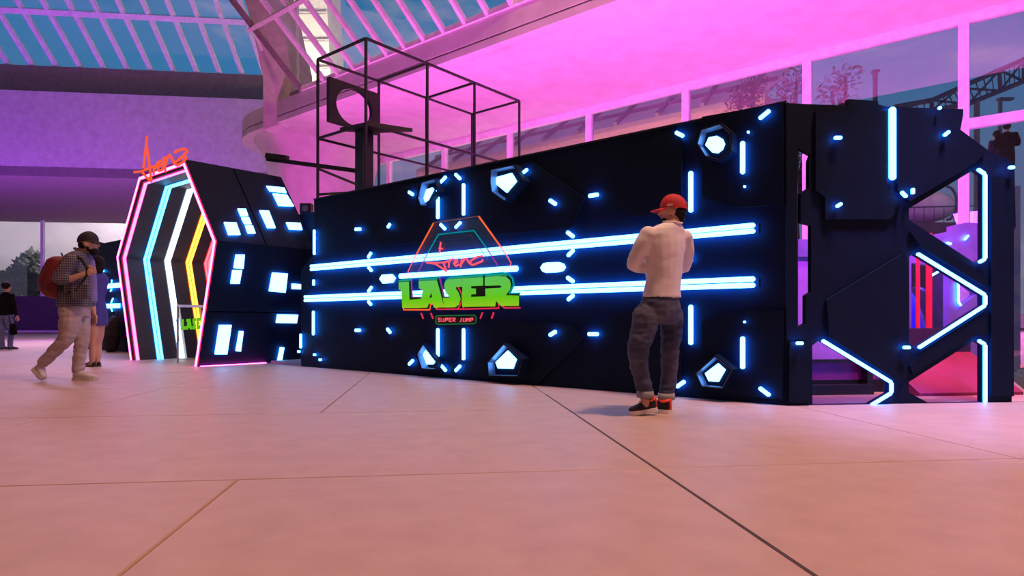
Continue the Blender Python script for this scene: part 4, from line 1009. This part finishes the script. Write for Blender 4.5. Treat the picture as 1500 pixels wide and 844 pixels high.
def shoe(parent, heel, toe, m_up, m_sole, w=.047, lift=0.0, toe_lift=0.0, top=.10, m_collar=None, k=1.0):
    heel = Vector(heel); toe = Vector(toe); d = (toe-heel); Ln = d.length; d.normalize()
    x = d.cross(Vector((0,0,1))).normalized(); u = x.cross(d).normalized()
    so = Fig(); prof = [(0,.6),(.06,.8),(.2,.9),(.4,.85),(.6,1.0),(.78,1.05),(.9,.85),(.97,.55)]
    v, f_ = [], []
    for t_, ww in prof:
        p = heel+d*Ln*t_
        v += [p-x*w*ww*1.06, p+x*w*ww*1.06, p+x*w*ww*1.10+u*.032*k, p-x*w*ww*1.10+u*.032*k]
    n = len(prof)
    f_ = [(i*4+j, i*4+(j+1)%4, (i+1)*4+(j+1)%4, (i+1)*4+j) for i in range(n-1) for j in range(4)]+[(3,2,1,0),(4*n-4,4*n-3,4*n-2,4*n-1)]
    up_ = Fig(); rings = []
    for t_, ww, h in ((.02,.55,.075),(.08,.78,.09),(.2,.85,.10),(.33,.82,.098),(.45,.86,.080),(.6,.93,.062),(.75,.95,.050),(.88,.78,.042),(.955,.45,.034)):
        p = heel+d*Ln*t_+u*(.02*k+h*k/2); rings.append((p, x*w*ww, u*(h*k/2)))
    up_.loft(rings, 16)
    s_ = recalc(link('shoe', up_.m.v, up_.m.f, m_up, parent, True))
    recalc(link('sole', v, f_, m_sole, s_))
    if m_collar:
        p = heel+d*Ln*.20+u*.098*k
        c_ = [p+d*math.cos(a)*Ln*.19+x*math.sin(a)*w*.82+u*(.012*abs(math.cos(a))) for a in [2*math.pi*i/16 for i in range(17)]]
        MB().tube(c_, .012*k, 6).obj('collar', m_collar, s_)
        MB().tube([heel+d*Ln*.0+u*.03*k, heel-d*Ln*.0+u*.115*k], .010*k, 6).obj('heel_tab', m_collar, s_)
    for t_ in (.40,.48,.56):
        p = heel+d*Ln*t_+u*(.02*k+.082*k-.07*k*(t_-.40)); MB().tube([p-x*w*.5, p+u*.006, p+x*w*.5], .0035*k, 5).obj('lace', m_collar or mat('lace_white', (.7,.65,.62), .7), s_)
    return s_
def rings_of(lst, r, f):
    """lst: (point, half width across, half depth)"""
    return [(p, Vector(r)*a, Vector(f)*b) for p, a, b in lst]
def cap(parent, c, f, k, m, brim=.085, drop=.0, up=.035):
    c = Vector(c); f = Vector(f).normalized(); r = Vector((f.y,-f.x,0)); u = Vector((0,0,1)); b = f*0
    v, fc = [], []; N = 22; Mx = 7
    for i in range(Mx):
        a = i/(Mx-1)*math.pi/2*.97
        for j in range(N):
            t = 2*math.pi*j/N
            v.append(c+u*(up*k-.010*k*(1-math.cos(t))*(1-i/Mx))+f*math.cos(t)*math.cos(a)*.108*k-f*.004*k+r*math.sin(t)*math.cos(a)*.089*k+u*math.sin(a)**.85*.112*k)
    fc = [(i*N+j, i*N+(j+1)%N, (i+1)*N+(j+1)%N, (i+1)*N+j) for i in range(Mx-1) for j in range(N)]+[tuple((Mx-1)*N+j for j in range(N))]
    o = recalc(link('cap', v, fc, m, parent, True))
    bv = []
    for i in range(5):
        g_ = i/4
        for j in range(11):
            t = (j/10-.5)*2.1; rad = .100*k+brim*k*g_*math.cos(t*.72)
            p = c+u*(up*k-.004*k-.016*k*g_*(1+drop)-.018*k*(1-math.cos(t)))+f*math.cos(t)*rad+r*math.sin(t)*(.088*k+.006*k*g_)
            bv.append(p)
    n0 = len(bv); bv += [p-u*.006*k for p in bv]
    bf_ = [(i*11+j,i*11+j+1,(i+1)*11+j+1,(i+1)*11+j) for i in range(4) for j in range(10)]
    bf_ += [tuple(n0+q for q in reversed(t)) for t in list(bf_)]
    edge = [j for j in range(11)]+[i*11+10 for i in range(1,5)]+[44+j for j in range(9,-1,-1)]+[i*11 for i in range(3,0,-1)]
    for a, b in zip(edge, edge[1:]+edge[:1]): bf_.append((a,b,b+n0,a+n0))
    recalc(link('brim', bv, bf_, m, o, True))
    g = Fig(); g.ball(c+u*(up*k+.088*k), .008*k, .008*k, .005*k); recalc(link('button', g.m.v, g.m.f, m, o, True))
    return o

# ---------------------------------------------------------------- man in the red cap
Y1 = 5.19
def q1(x, y, dy=0): return P(x, y, Y1+dy)
p1 = empty('person', (q1(962,607).x, Y1, 0), 'person in red cap, white long sleeved top and jeans with arms folded, seen from behind', 'person')
f1 = Vector((-.6,.8,0)); r1 = Vector((.8,.6,0)); h1f = Vector((-.95,.28,0))
tor = [(q1(984,327),.070,.070),(q1(980,331),.125,.085),(q1(977,337),.185,.102),(q1(975,346),.205,.115),(q1(974,362),.200,.128),(q1(973,385),.180,.125),(q1(972,410),.160,.122),(q1(970,424),.166,.128),(q1(969.5,436),.176,.136)]
LA = [q1(950,343,-.10), q1(938,364,-.10), q1(928,388,-.06), q1(950,392,.10), q1(972,383,.24)]
RA = [q1(1002,347,.13), q1(1006,366,.16), q1(1002,391,.22), q1(980,390,.30), q1(955,384,.30)]
LL = [q1(946,462,-.07), q1(944,480,-.08), q1(935,508,-.10), q1(935,528,-.06), q1(938,546,-.05), q1(945,576,-.05)]
RL = [q1(984,462,.08), q1(984,480,.09), q1(982,507,.08), q1(981,528,.10), q1(980,552,.10), q1(976,579,.08)]
hc1 = q1(986,309,.03)
b = Fig(); b.loft(rings_of([(p,a*.88,c*.88) for p,a,c in tor]+[(q1(968,455),.15,.11)], r1, f1))
b.limb([q1(985,330), q1(985,318,.02)], [.062,.058], 12, 2)
for A in (LA, RA): b.limb(A, [.052,.046,.040,.036,.026])
for Lg in (LL, RL): b.limb(Lg+[Lg[-1]+Vector((0,0,-.09))], [.085,.085,.06,.06,.05,.04,.036])
head_parts(b, hc1, h1f)
ex = MB(); hand(ex, LA[-1], (.75,.35,.25), (-.3,-.9,0), 1, .7); hand(ex, RA[-1], (-.8,-.15,.3), (.3,-.9,0), -1, .7)
body1 = b.finish('body', SKIN, p1, .009, 4, extra=ex); eyes(hc1, h1f, p1)
g = Fig(); g.loft(rings_of(tor, r1, f1)); g.limb(LA[:4]+[LA[3].lerp(LA[4],.8)], [.072,.064,.056,.050,.044]); g.limb(RA[:4]+[RA[3].lerp(RA[4],.8)], [.070,.062,.056,.050,.044])
sh1 = g.finish('long_sleeved_top', mat('white_knit', (.74,.68,.70), .8, var=.04, bump=.15, bscale=300), p1, .010, 3, .0032, 11)
MB().tube([q1(985,326)+r1*.074*math.cos(a)+f1*.072*math.sin(a)+Vector((0,0,.010*math.sin(a))) for a in [2*math.pi*i/20 for i in range(21)]], .009, 6).obj('neckband', mat('white_knit', (.74,.68,.7)), sh1)
M_JEAN = mat('denim_faded', (.016,.028,.085), .8, scale=3.2, col2=(.085,.085,.14), bump=.25, bscale=260)
g = Fig(); g.loft(rings_of([(q1(968.5,428),.160,.118),(q1(968,438),.172,.128),(q1(967,452),.182,.140),(q1(966,466),.182,.135),(q1(965.5,474),.165,.115)], r1, f1))
g.limb(LL, [.108,.104,.088,.078,.068,.064]); g.limb(RL, [.098,.092,.078,.072,.066,.062])
je = g.finish('jeans', M_JEAN, p1, .010, 3, .009, 17)
for Lg in (LL, RL):
    c_ = Lg[-1]+Vector((0,0,-.012)); cf = Fig(); cf.loft([(c_+Vector((0,0,.030)), (.066,0,0), (0,.066,0)), (c_, (.070,0,0), (0,.070,0)), (c_+Vector((0,0,-.022)), (.067,0,0), (0,.067,0))], 18)
    recalc(link('turn_up', cf.m.v, cf.m.f, mat('denim_inside', (.30,.29,.33), .85, bump=.2, bscale=200), je, True))
def pocket(c, w, h, nrm, m, name, parent):
    n_ = Vector(nrm).normalized(); x = Vector((0,0,1)).cross(n_).normalized(); u = n_.cross(x)
    MB().prism([(-w,h),(w,h),(w,-h*.5),(0,-h),(-w,-h*.5)], lambda a,b_,o: Vector(c)+x*a+u*b_+n_*o, -.03, .004).obj(name, m, parent)
M_ORG = mat('orange_red_mesh', (.85,.085,.045), .55); M_SHB = mat('black_mesh', (.012,.010,.012), .7, bump=.3, bscale=300); M_SOLE = mat('white_sole', (.85,.80,.78), .6)
hl = Vector((q1(961,600).x, Y1-.02, .028)); tl_ = Vector((q1(919,604).x, Y1-.06, .0))
shoe(p1, hl, tl_, M_SHB, M_SOLE, .046, m_collar=M_ORG)
hr = Vector((q1(983,606).x, Y1+.02, 0)); tr2 = Vector((q1(953,600).x, Y1+.19, 0))
shoe(p1, hr, tr2, M_SHB, M_SOLE, .046, m_collar=M_ORG)
M_REDCAP = mat('red_cotton', (.52,.015,.025), .75, bump=.15, bscale=250)
cp = cap(p1, hc1, h1f, 1.0, M_REDCAP, brim=.080, up=.026)
rr1 = Vector((h1f.y,-h1f.x,0)).normalized(); hf = h1f.normalized()
pl_ = hc1-rr1*.093+Vector((0,0,.035))+hf*.02
MB().prism([(-.022,-.007),(.022,-.007),(.022,.007),(-.022,.007)], lambda a,b_,o: pl_+hf*a+Vector((0,0,1))*b_-rr1*o, -.010, .004).obj('side_patch', mat('patch_white', (.62,.55,.52), .7), cp)
MB().tube([hc1-hf*.104+rr1*(.035*math.cos(a)-.0)+Vector((0,0,.032+.030*math.sin(a))) for a in [math.pi*i/8 for i in range(9)]], .004, 5).obj('back_opening', mat('strap_grey', (.30,.10,.10), .7), cp)
g = Fig(); g.ball(hc1-hf*.030-Vector((0,0,.018)), .078, .080, .062, hf); g.ball(hc1-hf*.055-Vector((0,0,.055)), .045, .058, .042, hf); g.finish('hair', HAIR, p1, .008, 3, .003, 60)
g = Fig(); g.ball(hc1+hf*.050-Vector((0,0,.088)), .060, .064, .044, hf); g.ball(hc1+hf*.008-Vector((0,0,.050)), .026, .078, .034, hf); g.finish('beard', HAIR, p1, .008, 3, .003, 60)

# ---------------------------------------------------------------- walking man with a backpack
Y2 = 8.05
def q2(x, y, dy=0): return P(x, y, Y2+dy)
p2 = empty('person', (q2(105,558).x, Y2, 0), 'person in black cap and checked shirt walking right with a backpack', 'person')
f2 = Vector((1,0,0)); r2 = Vector((0,-1,0)); h2f = Vector((.97,.22,0))
tor = [(q2(121,367),.070,.072),(q2(118,370),.125,.095),(q2(115,375),.185,.125),(q2(114,384),.215,.150),(q2(113,400),.210,.170),(q2(112,420),.195,.182),(q2(111,436),.200,.195),(q2(110,449),.205,.205)]
RA = [q2(107,381,-.20), q2(95,395,-.25), q2(84,409,-.27), q2(102,409,-.25), q2(123,401.5,-.22)]
LA = [q2(118,381,.20), q2(122,402,.24), q2(127,424,.26), q2(134,446,.24), q2(137.5,459,.22)]
NL = [q2(104,455,-.09), q2(102,474,-.10), q2(97,496,-.10), q2(82,512,-.09), q2(64,531,-.08)]
FL = [q2(115,455,.09), q2(118,474,.09), q2(120,497,.08), q2(117,518,.08), q2(114.5,543,.07)]
hc2 = q2(129.5,357,0)
b = Fig(); b.loft(rings_of([(p,a*.86,c*.86) for p,a,c in tor]+[(q2(109,458),.15,.13)], r2, f2))
b.limb([q2(120,371), q2(126,361)], [.066,.062], 12, 2)
for A in (LA, RA): b.limb(A, [.055,.05,.044,.042,.030])
b.limb(NL+[q2(57,538,-.08)], [.09,.09,.065,.055,.042,.038]); b.limb(FL+[q2(113.5,551,.07)], [.09,.09,.065,.055,.042,.038])
head_parts(b, hc2, h2f, 1.1)
ex = MB(); hand(ex, RA[-1], (.75,.15,.35), (.2,.95,.2), -1, .95, 1.05); hand(ex, LA[-1], (.12,0,-1), (-.4,-.9,0), 1, .35, 1.05)
b.finish('body', SKIN, p2, .010, 4, extra=ex); eyes(hc2, h2f, p2, 1.1)
def check(name):
    m = mat(name, (.060,.055,.075), .8); n = m.node_tree; bs = n.nodes['Principled BSDF']
    t = n.nodes.new('ShaderNodeTexCoord'); sp3 = n.nodes.new('ShaderNodeSeparateXYZ'); n.links.new(t.outputs['Object'], sp3.inputs[0])
    outs = []
    for a, off in (('X','Y'),('Z',None)):
        v = sp3.outputs[a]
        if off:
            ad = n.nodes.new('ShaderNodeMath'); ad.operation = 'ADD'; n.links.new(v, ad.inputs[0]); n.links.new(sp3.outputs[off], ad.inputs[1]); v = ad.outputs[0]
        mu_ = n.nodes.new('ShaderNodeMath'); mu_.operation = 'MULTIPLY'; mu_.inputs[1].default_value = 34; n.links.new(v, mu_.inputs[0])
        fr_ = n.nodes.new('ShaderNodeMath'); fr_.operation = 'FRACT'; n.links.new(mu_.outputs[0], fr_.inputs[0])
        gt = n.nodes.new('ShaderNodeMath'); gt.operation = 'GREATER_THAN'; gt.inputs[1].default_value = .68; n.links.new(fr_.outputs[0], gt.inputs[0]); outs.append(gt.outputs[0])
    mxx = n.nodes.new('ShaderNodeMath'); mxx.operation = 'ADD'; n.links.new(outs[0], mxx.inputs[0]); n.links.new(outs[1], mxx.inputs[1])
    rr = n.nodes.new('ShaderNodeValToRGB'); rr.color_ramp.elements[0].color = (.045,.042,.065,1); rr.color_ramp.elements[1].color = (.34,.30,.36,1); rr.color_ramp.elements[1].position = 1.0
    e_ = rr.color_ramp.elements.new(.5); e_.color = (.14,.125,.165,1)
    hv = n.nodes.new('ShaderNodeMath'); hv.operation = 'MULTIPLY'; hv.inputs[1].default_value = .5; n.links.new(mxx.outputs[0], hv.inputs[0])
    n.links.new(hv.outputs[0], rr.inputs[0]); n.links.new(rr.outputs[0], bs.inputs['Base Color']); return m
M_CHK = check('check_shirt')
g = Fig(); g.loft(rings_of(tor, r2, f2)); g.limb(RA[:3]+[RA[2].lerp(RA[3],.85)], [.082,.074,.066,.060]); g.limb(LA[:4], [.080,.070,.062,.054])
s2 = g.finish('checked_shirt', M_CHK, p2, .012, 3, .005, 9)
MB().tube([q2(120,369)+Vector((.080*math.cos(a), .082*math.sin(a), .01-.035*math.cos(a))) for a in [2*math.pi*i/18 for i in range(19)]], .012, 8).obj('collar', M_CHK, s2)
pk = q2(117,428,-.225)
MB().prism([(-.10,.09),(.10,.09),(.10,-.06),(.07,-.09),(-.07,-.09),(-.10,-.06)], lambda a,b_,o: pk+Vector((a,o+.1*a*a,b_)), -.012, .06).obj('chest_pocket', M_CHK, s2)
M_TEE = mat('lavender_cotton', (.22,.18,.46), .8, bump=.1, bscale=200)
g = Fig(); g.loft(rings_of([(q2(127,374,.02),.045,.06),(q2(129,384,.05),.060,.085),(q2(130,410,.05),.065,.095),(q2(131,443,.05),.065,.095)], r2, f2)); g.finish('tee_shirt', M_TEE, p2, .012, 3, .004, 12)
M_CHINO = mat('beige_chino', (.47,.37,.36), .8, var=.06, bump=.15, bscale=200)
g = Fig(); g.loft(rings_of([(q2(110,440),.165,.155),(q2(109.5,452),.180,.170),(q2(109.5,464),.175,.160)], r2, f2))
g.limb(NL, [.125,.118,.088,.078,.068]); g.limb(FL, [.120,.112,.085,.076,.070])
ch = g.finish('trousers', M_CHINO, p2, .012, 3, .010, 15)
M_WSH = mat('white_leather', (.66,.58,.54), .55); 
shoe(p2, q2(48,541,-.08), Vector((q2(70,558).x, Y2-.08, .01)), M_WSH, M_WSH, .052, k=1.1)
shoe(p2, Vector((q2(103,557).x, Y2+.06, 0)), Vector((q2(140,557).x, Y2+.05, 0)), M_WSH, M_WSH, .052, k=1.1)
M_BCAP = mat('black_cotton', (.012,.010,.014), .75)
cap(p2, hc2, h2f, 1.1, M_BCAP, brim=.065, up=.030)
rr2 = Vector((h2f.y,-h2f.x,0)).normalized(); hf = h2f.normalized()
g = Fig(); g.ball(hc2-hf*.035-Vector((0,0,.02)), .080, .084, .066, hf); g.finish('hair', HAIR, p2, .009, 3, .003, 60)
g = Fig(); g.ball(hc2+hf*.060-Vector((0,0,.094)), .060, .066, .050, hf); g.ball(hc2+hf*.012-Vector((0,0,.060)), .030, .086, .042, hf); g.finish('beard', HAIR, p2, .009, 3, .003, 60)
gl_ = MB()
for s in (-1, 1):
    gl_.tube([hc2+hf*.110+rr2*(.034*s+.026*math.cos(a))+Vector((0,0,.010+.020*math.sin(a))) for a in [2*math.pi*i/12 for i in range(13)]], .004, 5)
    gl_.tube([hc2+hf*.108+rr2*.060*s+Vector((0,0,.014)), hc2+rr2*.088*s+Vector((0,0,.012))], .004, 5)
gl_.tube([hc2+hf*.112+rr2*.01+Vector((0,0,.012)), hc2+hf*.112-rr2*.01+Vector((0,0,.012))], .004, 5); gl_.obj('glasses', mat('dark_frame', (.02,.02,.03), .3), p2)
# backpack
bk = empty('backpack', q2(83,438), 'dark red backpack with black straps worn by the walking person', 'backpack')
g = Fig(); g.loft([(q2(90,376),(.07,0,0),(0,.10,0)),(q2(87,381),(.115,0,0),(0,.15,0)),(q2(83,395),(.15,0,0),(0,.17,0)),(q2(79,412),(.165,0,0),(0,.175,0)),(q2(80,426),(.155,0,0),(0,.17,0)),(q2(84,434),(.12,0,0),(0,.15,0)),(q2(87,438),(.06,0,0),(0,.09,0))], 20)
M_PACK = mat('red_nylon', (.16,.012,.016), .6, bump=.1, bscale=120)
g.finish('pack_body', M_PACK, bk, .012, 5, .004, 12)
M_STRAP = mat('black_web', (.012,.011,.014), .7)
for dy in (-1, 1):
    MB().tube([q2(96,379,.12*dy), q2(106,373,.16*dy), q2(119,379,.20*dy-.02), q2(128,393,.21*dy), q2(127,404,.22*dy), q2(112,425,.23*dy), q2(96,431,.19*dy)], [.014,.018,.020,.020,.016,.012,.012], 8).obj('strap', M_STRAP, bk)
g = Fig(); g.loft([(q2(76,412,-.165),(.09,0,0),(0,.03,0)),(q2(76,426,-.165),(.09,0,0),(0,.035,0)),(q2(78,432,-.15),(.06,0,0),(0,.03,0))], 14); g.finish('front_pocket', M_PACK, bk, .012, 3)
MB().tube([q2(92,376,-.05), q2(90,371,0), q2(92,376,.05)], .010, 6).obj('grab_loop', M_STRAP, bk)
MB().tube([q2(97,381,-.165), q2(92,400,-.178), q2(90,428,-.170)], [.03,.045,.035], 8).obj('side_panel', M_STRAP, bk)

# ---------------------------------------------------------------- woman in the blue dress
Y3 = 10.5
def q3(x, y, dy=0): return P(x, y, Y3+dy)
p3 = empty('person', (q3(140,537).x, Y3, 0), 'person with dark hair in a short blue dress behind the walking person', 'person')
f3 = Vector((-.8,.6,0)); r3 = Vector((.6,.8,0)); hc3 = q3(143,386)
tor = [(q3(143,398),.055,.055),(q3(143,402),.13,.08),(q3(143,408),.165,.10),(q3(142,425),.145,.10),(q3(141,440),.125,.095),(q3(141,455),.16,.12),(q3(141,477),.175,.135)]
LG = [q3(145,470,.05), q3(145,490,.06), q3(144,503,.06), q3(143.5,518,.05), q3(141.5,533,.04)]
RG = [q3(137,470,-.06), q3(136.5,490,-.06), q3(136,503,-.06), q3(135.5,518,-.06), q3(134.5,533,-.06)]
AR = [q3(150,406,.12), q3(150,420,.14), q3(149,436,.13), q3(144,448,.05)]
AL = [q3(136,406,-.12), q3(134,420,-.14), q3(133,436,-.14), q3(132,452,-.16)]
b = Fig(); b.loft(rings_of([(p,a*.88,c*.88) for p,a,c in tor], r3, f3)); b.limb([q3(143,400), q3(143,390)], [.05,.048], 10, 2)
for A in (AR, AL): b.limb(A, [.045,.040,.034,.026])
for A in (LG, RG): b.limb(A+[A[-1]+Vector((-.10,.02,-.015))], [.085,.075,.052,.052,.036,.034])
head_parts(b, hc3, f3, .95)
ex = MB(); hand(ex, AR[-1], (-.6,-.2,-.5), (-.6,.6,0), 1, .5, .95); hand(ex, AL[-1], (-.1,0,-1), (.5,.5,0), -1, .4, .95)
b.finish('body', SKIN, p3, .011, 4, extra=ex); eyes(hc3, f3, p3, .95)
M_DRESS = mat('blue_jersey', (.045,.040,.25), .75, bump=.1, bscale=150)
g = Fig(); g.loft(rings_of(tor, r3, f3)); g.limb(AR[:2], [.062,.056]); g.limb(AL[:2], [.062,.056]); g.finish('dress', M_DRESS, p3, .012, 3, .006, 10)
g = Fig(); g.ball(hc3-f3*.025+Vector((0,0,.02)), .105, .092, .112, f3); g.loft(rings_of([(hc3-f3*.05+Vector((0,0,.03)),.085,.07),(hc3-f3*.055-Vector((0,0,.06)),.085,.055),(hc3-f3*.06-Vector((0,0,.13)),.06,.04),(hc3-f3*.06-Vector((0,0,.17)),.03,.02)], r3, f3)); g.finish('hair', HAIR, p3, .010, 3, .003, 50)
for A, dx in ((LG,0),(RG,0)):
    h_ = Vector((A[-1].x+.06, A[-1].y+.0, 0)); shoe(p3, h_, h_+Vector((-.24,.03,0)), mat('black_leather', (.012,.011,.016), .4), mat('dark_sole', (.05,.05,.06), .6), .040, k=.8)

# ---------------------------------------------------------------- simple standing figures farther away
def stander(Y, px, top, z0, label, f, jac, leg, hair, k=1.0, arms='down', skirt=False, group=None, m_leg2=None):
    x = (px-CX)/FP*Y; o = Vector((x, Y, z0)); f = Vector(f).normalized(); r = Vector((f.y,-f.x,0)); u = Vector((0,0,1))
    e_ = empty('person', o, label, 'person', group)
    H_ = lambda a, b_, c: o+r*(a*k)+f*(b_*k)+u*(c*k)
    hc = H_(0,.02,1.60)
    tor = [(H_(0,0,1.47),.06*k,.06*k),(H_(0,0,1.43),.15*k,.09*k),(H_(0,0,1.36),.20*k,.115*k),(H_(0,0,1.15),.185*k,.125*k),(H_(0,0,.98),.175*k,.12*k),(H_(0,0,.86),.185*k,.13*k)]
    A_s = []
    for s in (-1, 1):
        if arms == 'down': A_s.append([H_(.19*s,0,1.38), H_(.24*s,-.01,1.18), H_(.25*s,.02,1.05), H_(.23*s,.10,.85)])
        elif arms == 'fold': A_s.append([H_(.19*s,0,1.38), H_(.25*s,.03,1.2), H_(.24*s,.10,1.10), H_(-.02*s,.20,1.14)])
        else: A_s.append([H_(.19*s,0,1.38), H_(.23*s,.05,1.22), H_(.20*s,.12,1.10), H_(.08*s,.30,1.20)])
    Ls = [[H_(.09*s,0,.88), H_(.10*s,.01,.66), H_(.10*s,.02+.03*s,.48), H_(.10*s,.04*s,.28), H_(.10*s,.02*s,.08)] for s in (-1,1)]
    b = Fig(); b.loft(rings_of([(p,a*.86,c*.86) for p,a,c in tor], r, f)); b.limb([H_(0,0,1.45), H_(0,.01,1.55)], [.055*k,.052*k], 10, 2)
    for A in A_s: b.limb(A, [.045*k,.042*k,.036*k,.027*k])
    for A in Ls: b.limb(A+[A[-1]+f*.10*k-u*.03*k], [.08*k,.075*k,.052*k,.05*k,.036*k,.033*k])
    head_parts(b, hc, f, .97*k)
    ex = MB()
    for s, A in zip((-1,1), A_s): hand(ex, A[-1], (A[-1]-A[-2]), -r*s+f*.2, s, .4, .95*k)
    b.finish('body', SKIN, e_, .016*k, 3, extra=ex)
    g = Fig(); g.loft(rings_of(tor, r, f))
    for A in A_s: g.limb(A[:3]+[A[2].lerp(A[3],.8)], [.068*k,.062*k,.056*k,.045*k])
    g.finish('jacket', jac, e_, .016*k, 3, .006, 10)
    g = Fig(); g.loft(rings_of([(H_(0,0,.98),.155*k,.11*k),(H_(0,0,.86),.175*k,.12*k),(H_(0,0,.78),.16*k,.11*k)], r, f))
    for A in Ls: g.limb(A, [.098*k,.09*k,.072*k,.066*k,.06*k])
    g.finish('trousers', leg, e_, .016*k, 3, .006, 14)
    g = Fig(); g.ball(hc-f*.022*k+u*.034*k, .110*k, .098*k, .108*k, f); 
    if hair == 'long': g.loft(rings_of([(hc-f*.05*k+u*.03*k,.085*k,.065*k),(hc-f*.06*k-u*.10*k,.09*k,.05*k),(hc-f*.07*k-u*.26*k,.075*k,.035*k),(hc-f*.07*k-u*.34*k,.03*k,.02*k)], r, f))
    g.finish('hair', HAIR, e_, .014*k, 3, .003, 50)
    for s, A in zip((-1,1), Ls):
        h_ = Vector((A[-1].x, A[-1].y, z0))-f*.05*k; shoe(e_, h_, h_+f*.26*k, mat('dark_shoe', (.03,.03,.04), .5), mat('dark_sole', (.05,.05,.06)), .045*k, k=.85*k)
    return e_
M_BJ = mat('black_jacket', (.008,.007,.011), .9, spec=.1); M_LJ = mat('light_jeans', (.14,.17,.34), .8, scale=8, var=.3); M_DK = mat('dark_trousers', (.009,.008,.014), .9, spec=.1)
stander(16.6, 9, 415, 0, 'person in black jacket and light jeans at the far left edge', (.25,.97,0), M_BJ, M_LJ, 'short', 1.0)
bg_ = empty('shoulder_bag', P(19,490,16.55), 'small black bag hanging beside the person at the left edge', 'bag')
g = Fig(); c_ = P(19.5,482,16.5); g.loft([(c_+Vector((0,0,.14)),(.05,0,0),(0,.04,0)),(c_+Vector((0,0,.10)),(.085,0,0),(0,.06,0)),(c_-Vector((0,0,.10)),(.095,0,0),(0,.07,0)),(c_-Vector((0,0,.15)),(.07,0,0),(0,.05,0))],14); g.finish('bag_body', M_BJ, bg_, .014, 3)
MB().tube([c_+Vector((-.06,0,.12)), c_+Vector((-.10,-.02,.32)), c_+Vector((-.06,.05,.30)), c_+Vector((.05,.02,.13))], .010, 6).obj('strap', M_STRAP, bg_)
# two silhouettes on the dark lookout block outside
zk = 4.55; ck = Vector((P(1468,300,18.5).x, 18.5, 0)); ka = Vector((.601,.799,0)); kb = Vector((.799,-.601,0))
lk = empty('lookout_block', (ck.x,ck.y,-3.8), 'dark lookout block outside behind the right end of the screen', 'block')
def kbox(l, w, z0, z1): return MB().box8([ck+ka*(l*i)+kb*(w*j)+Vector((0,0,z)) for z in (z0,z1) for i,j in ((-1,-1),(1,-1),(1,1),(-1,1))])
kbox(.75,.24,-3.8,zk-.12).obj('shaft', M_STEEL, lk); kbox(.78,.26,zk-.12,zk).obj('deck', M_BLACK, lk)
stander(18.2, 1475, 187, zk, 'dark silhouetted person with folded arms standing above the right end of the screen', (.7,.7,0), M_BJ, M_DK, 'short', .99, 'fold')
stander(18.85, 1460, 190, zk, 'dark silhouetted person with long hair beside the one with folded arms', (-.2,.97,0), mat('plum_top', (.05,.02,.10), .8), M_DK, 'long', .97, 'down')
# visitors on the lower plaza
stander(36, 1495.5, 545, -3.8, 'person in red top on the lower plaza at the right edge', (-.3,-.95,0), mat('red_top', (.60,.03,.03), .8), M_DK, 'short', .98)
stander(36.6, 1488, 545, -3.8, 'person in dark clothes beside the one in red on the lower plaza', (.4,-.9,0), mat('grey_top', (.10,.08,.12), .8), M_DK, 'short', 1.0, 'hold')
# dark cloth bag leaning on the wall left of the portal
tbg = wt(177,500)[0]
cb = empty('cloth_bag', W(tbg,0,.2), 'tall black cloth bag leaning on the wall left of the portal', 'bag')
g = Fig(); D_ = Vector((DX,DY,0)); N_ = Vector((NX,NY,0))
g.loft([(W(tbg-.05,.01,.22), D_*.16, N_*.10),(W(tbg-.05,.10,.22), D_*.22, N_*.14),(W(tbg,.40,.20), D_*.30, N_*.17),(W(tbg+.05,.62,.17), D_*.27, N_*.14),(W(tbg,.80,.13), D_*.16, N_*.09),(W(tbg,.86,.12), D_*.06, N_*.04)], 16)
g.finish('bag_body', mat('black_cloth', (.02,.013,.02), .85), cb, .016, 4, .015, 8)
MB().tube([W(tbg-.1,.80,.14), W(tbg-.16,.95,.10), W(tbg+.1,.95,.10), W(tbg+.1,.80,.14)], .014, 6).obj('handle', M_STRAP, cb)
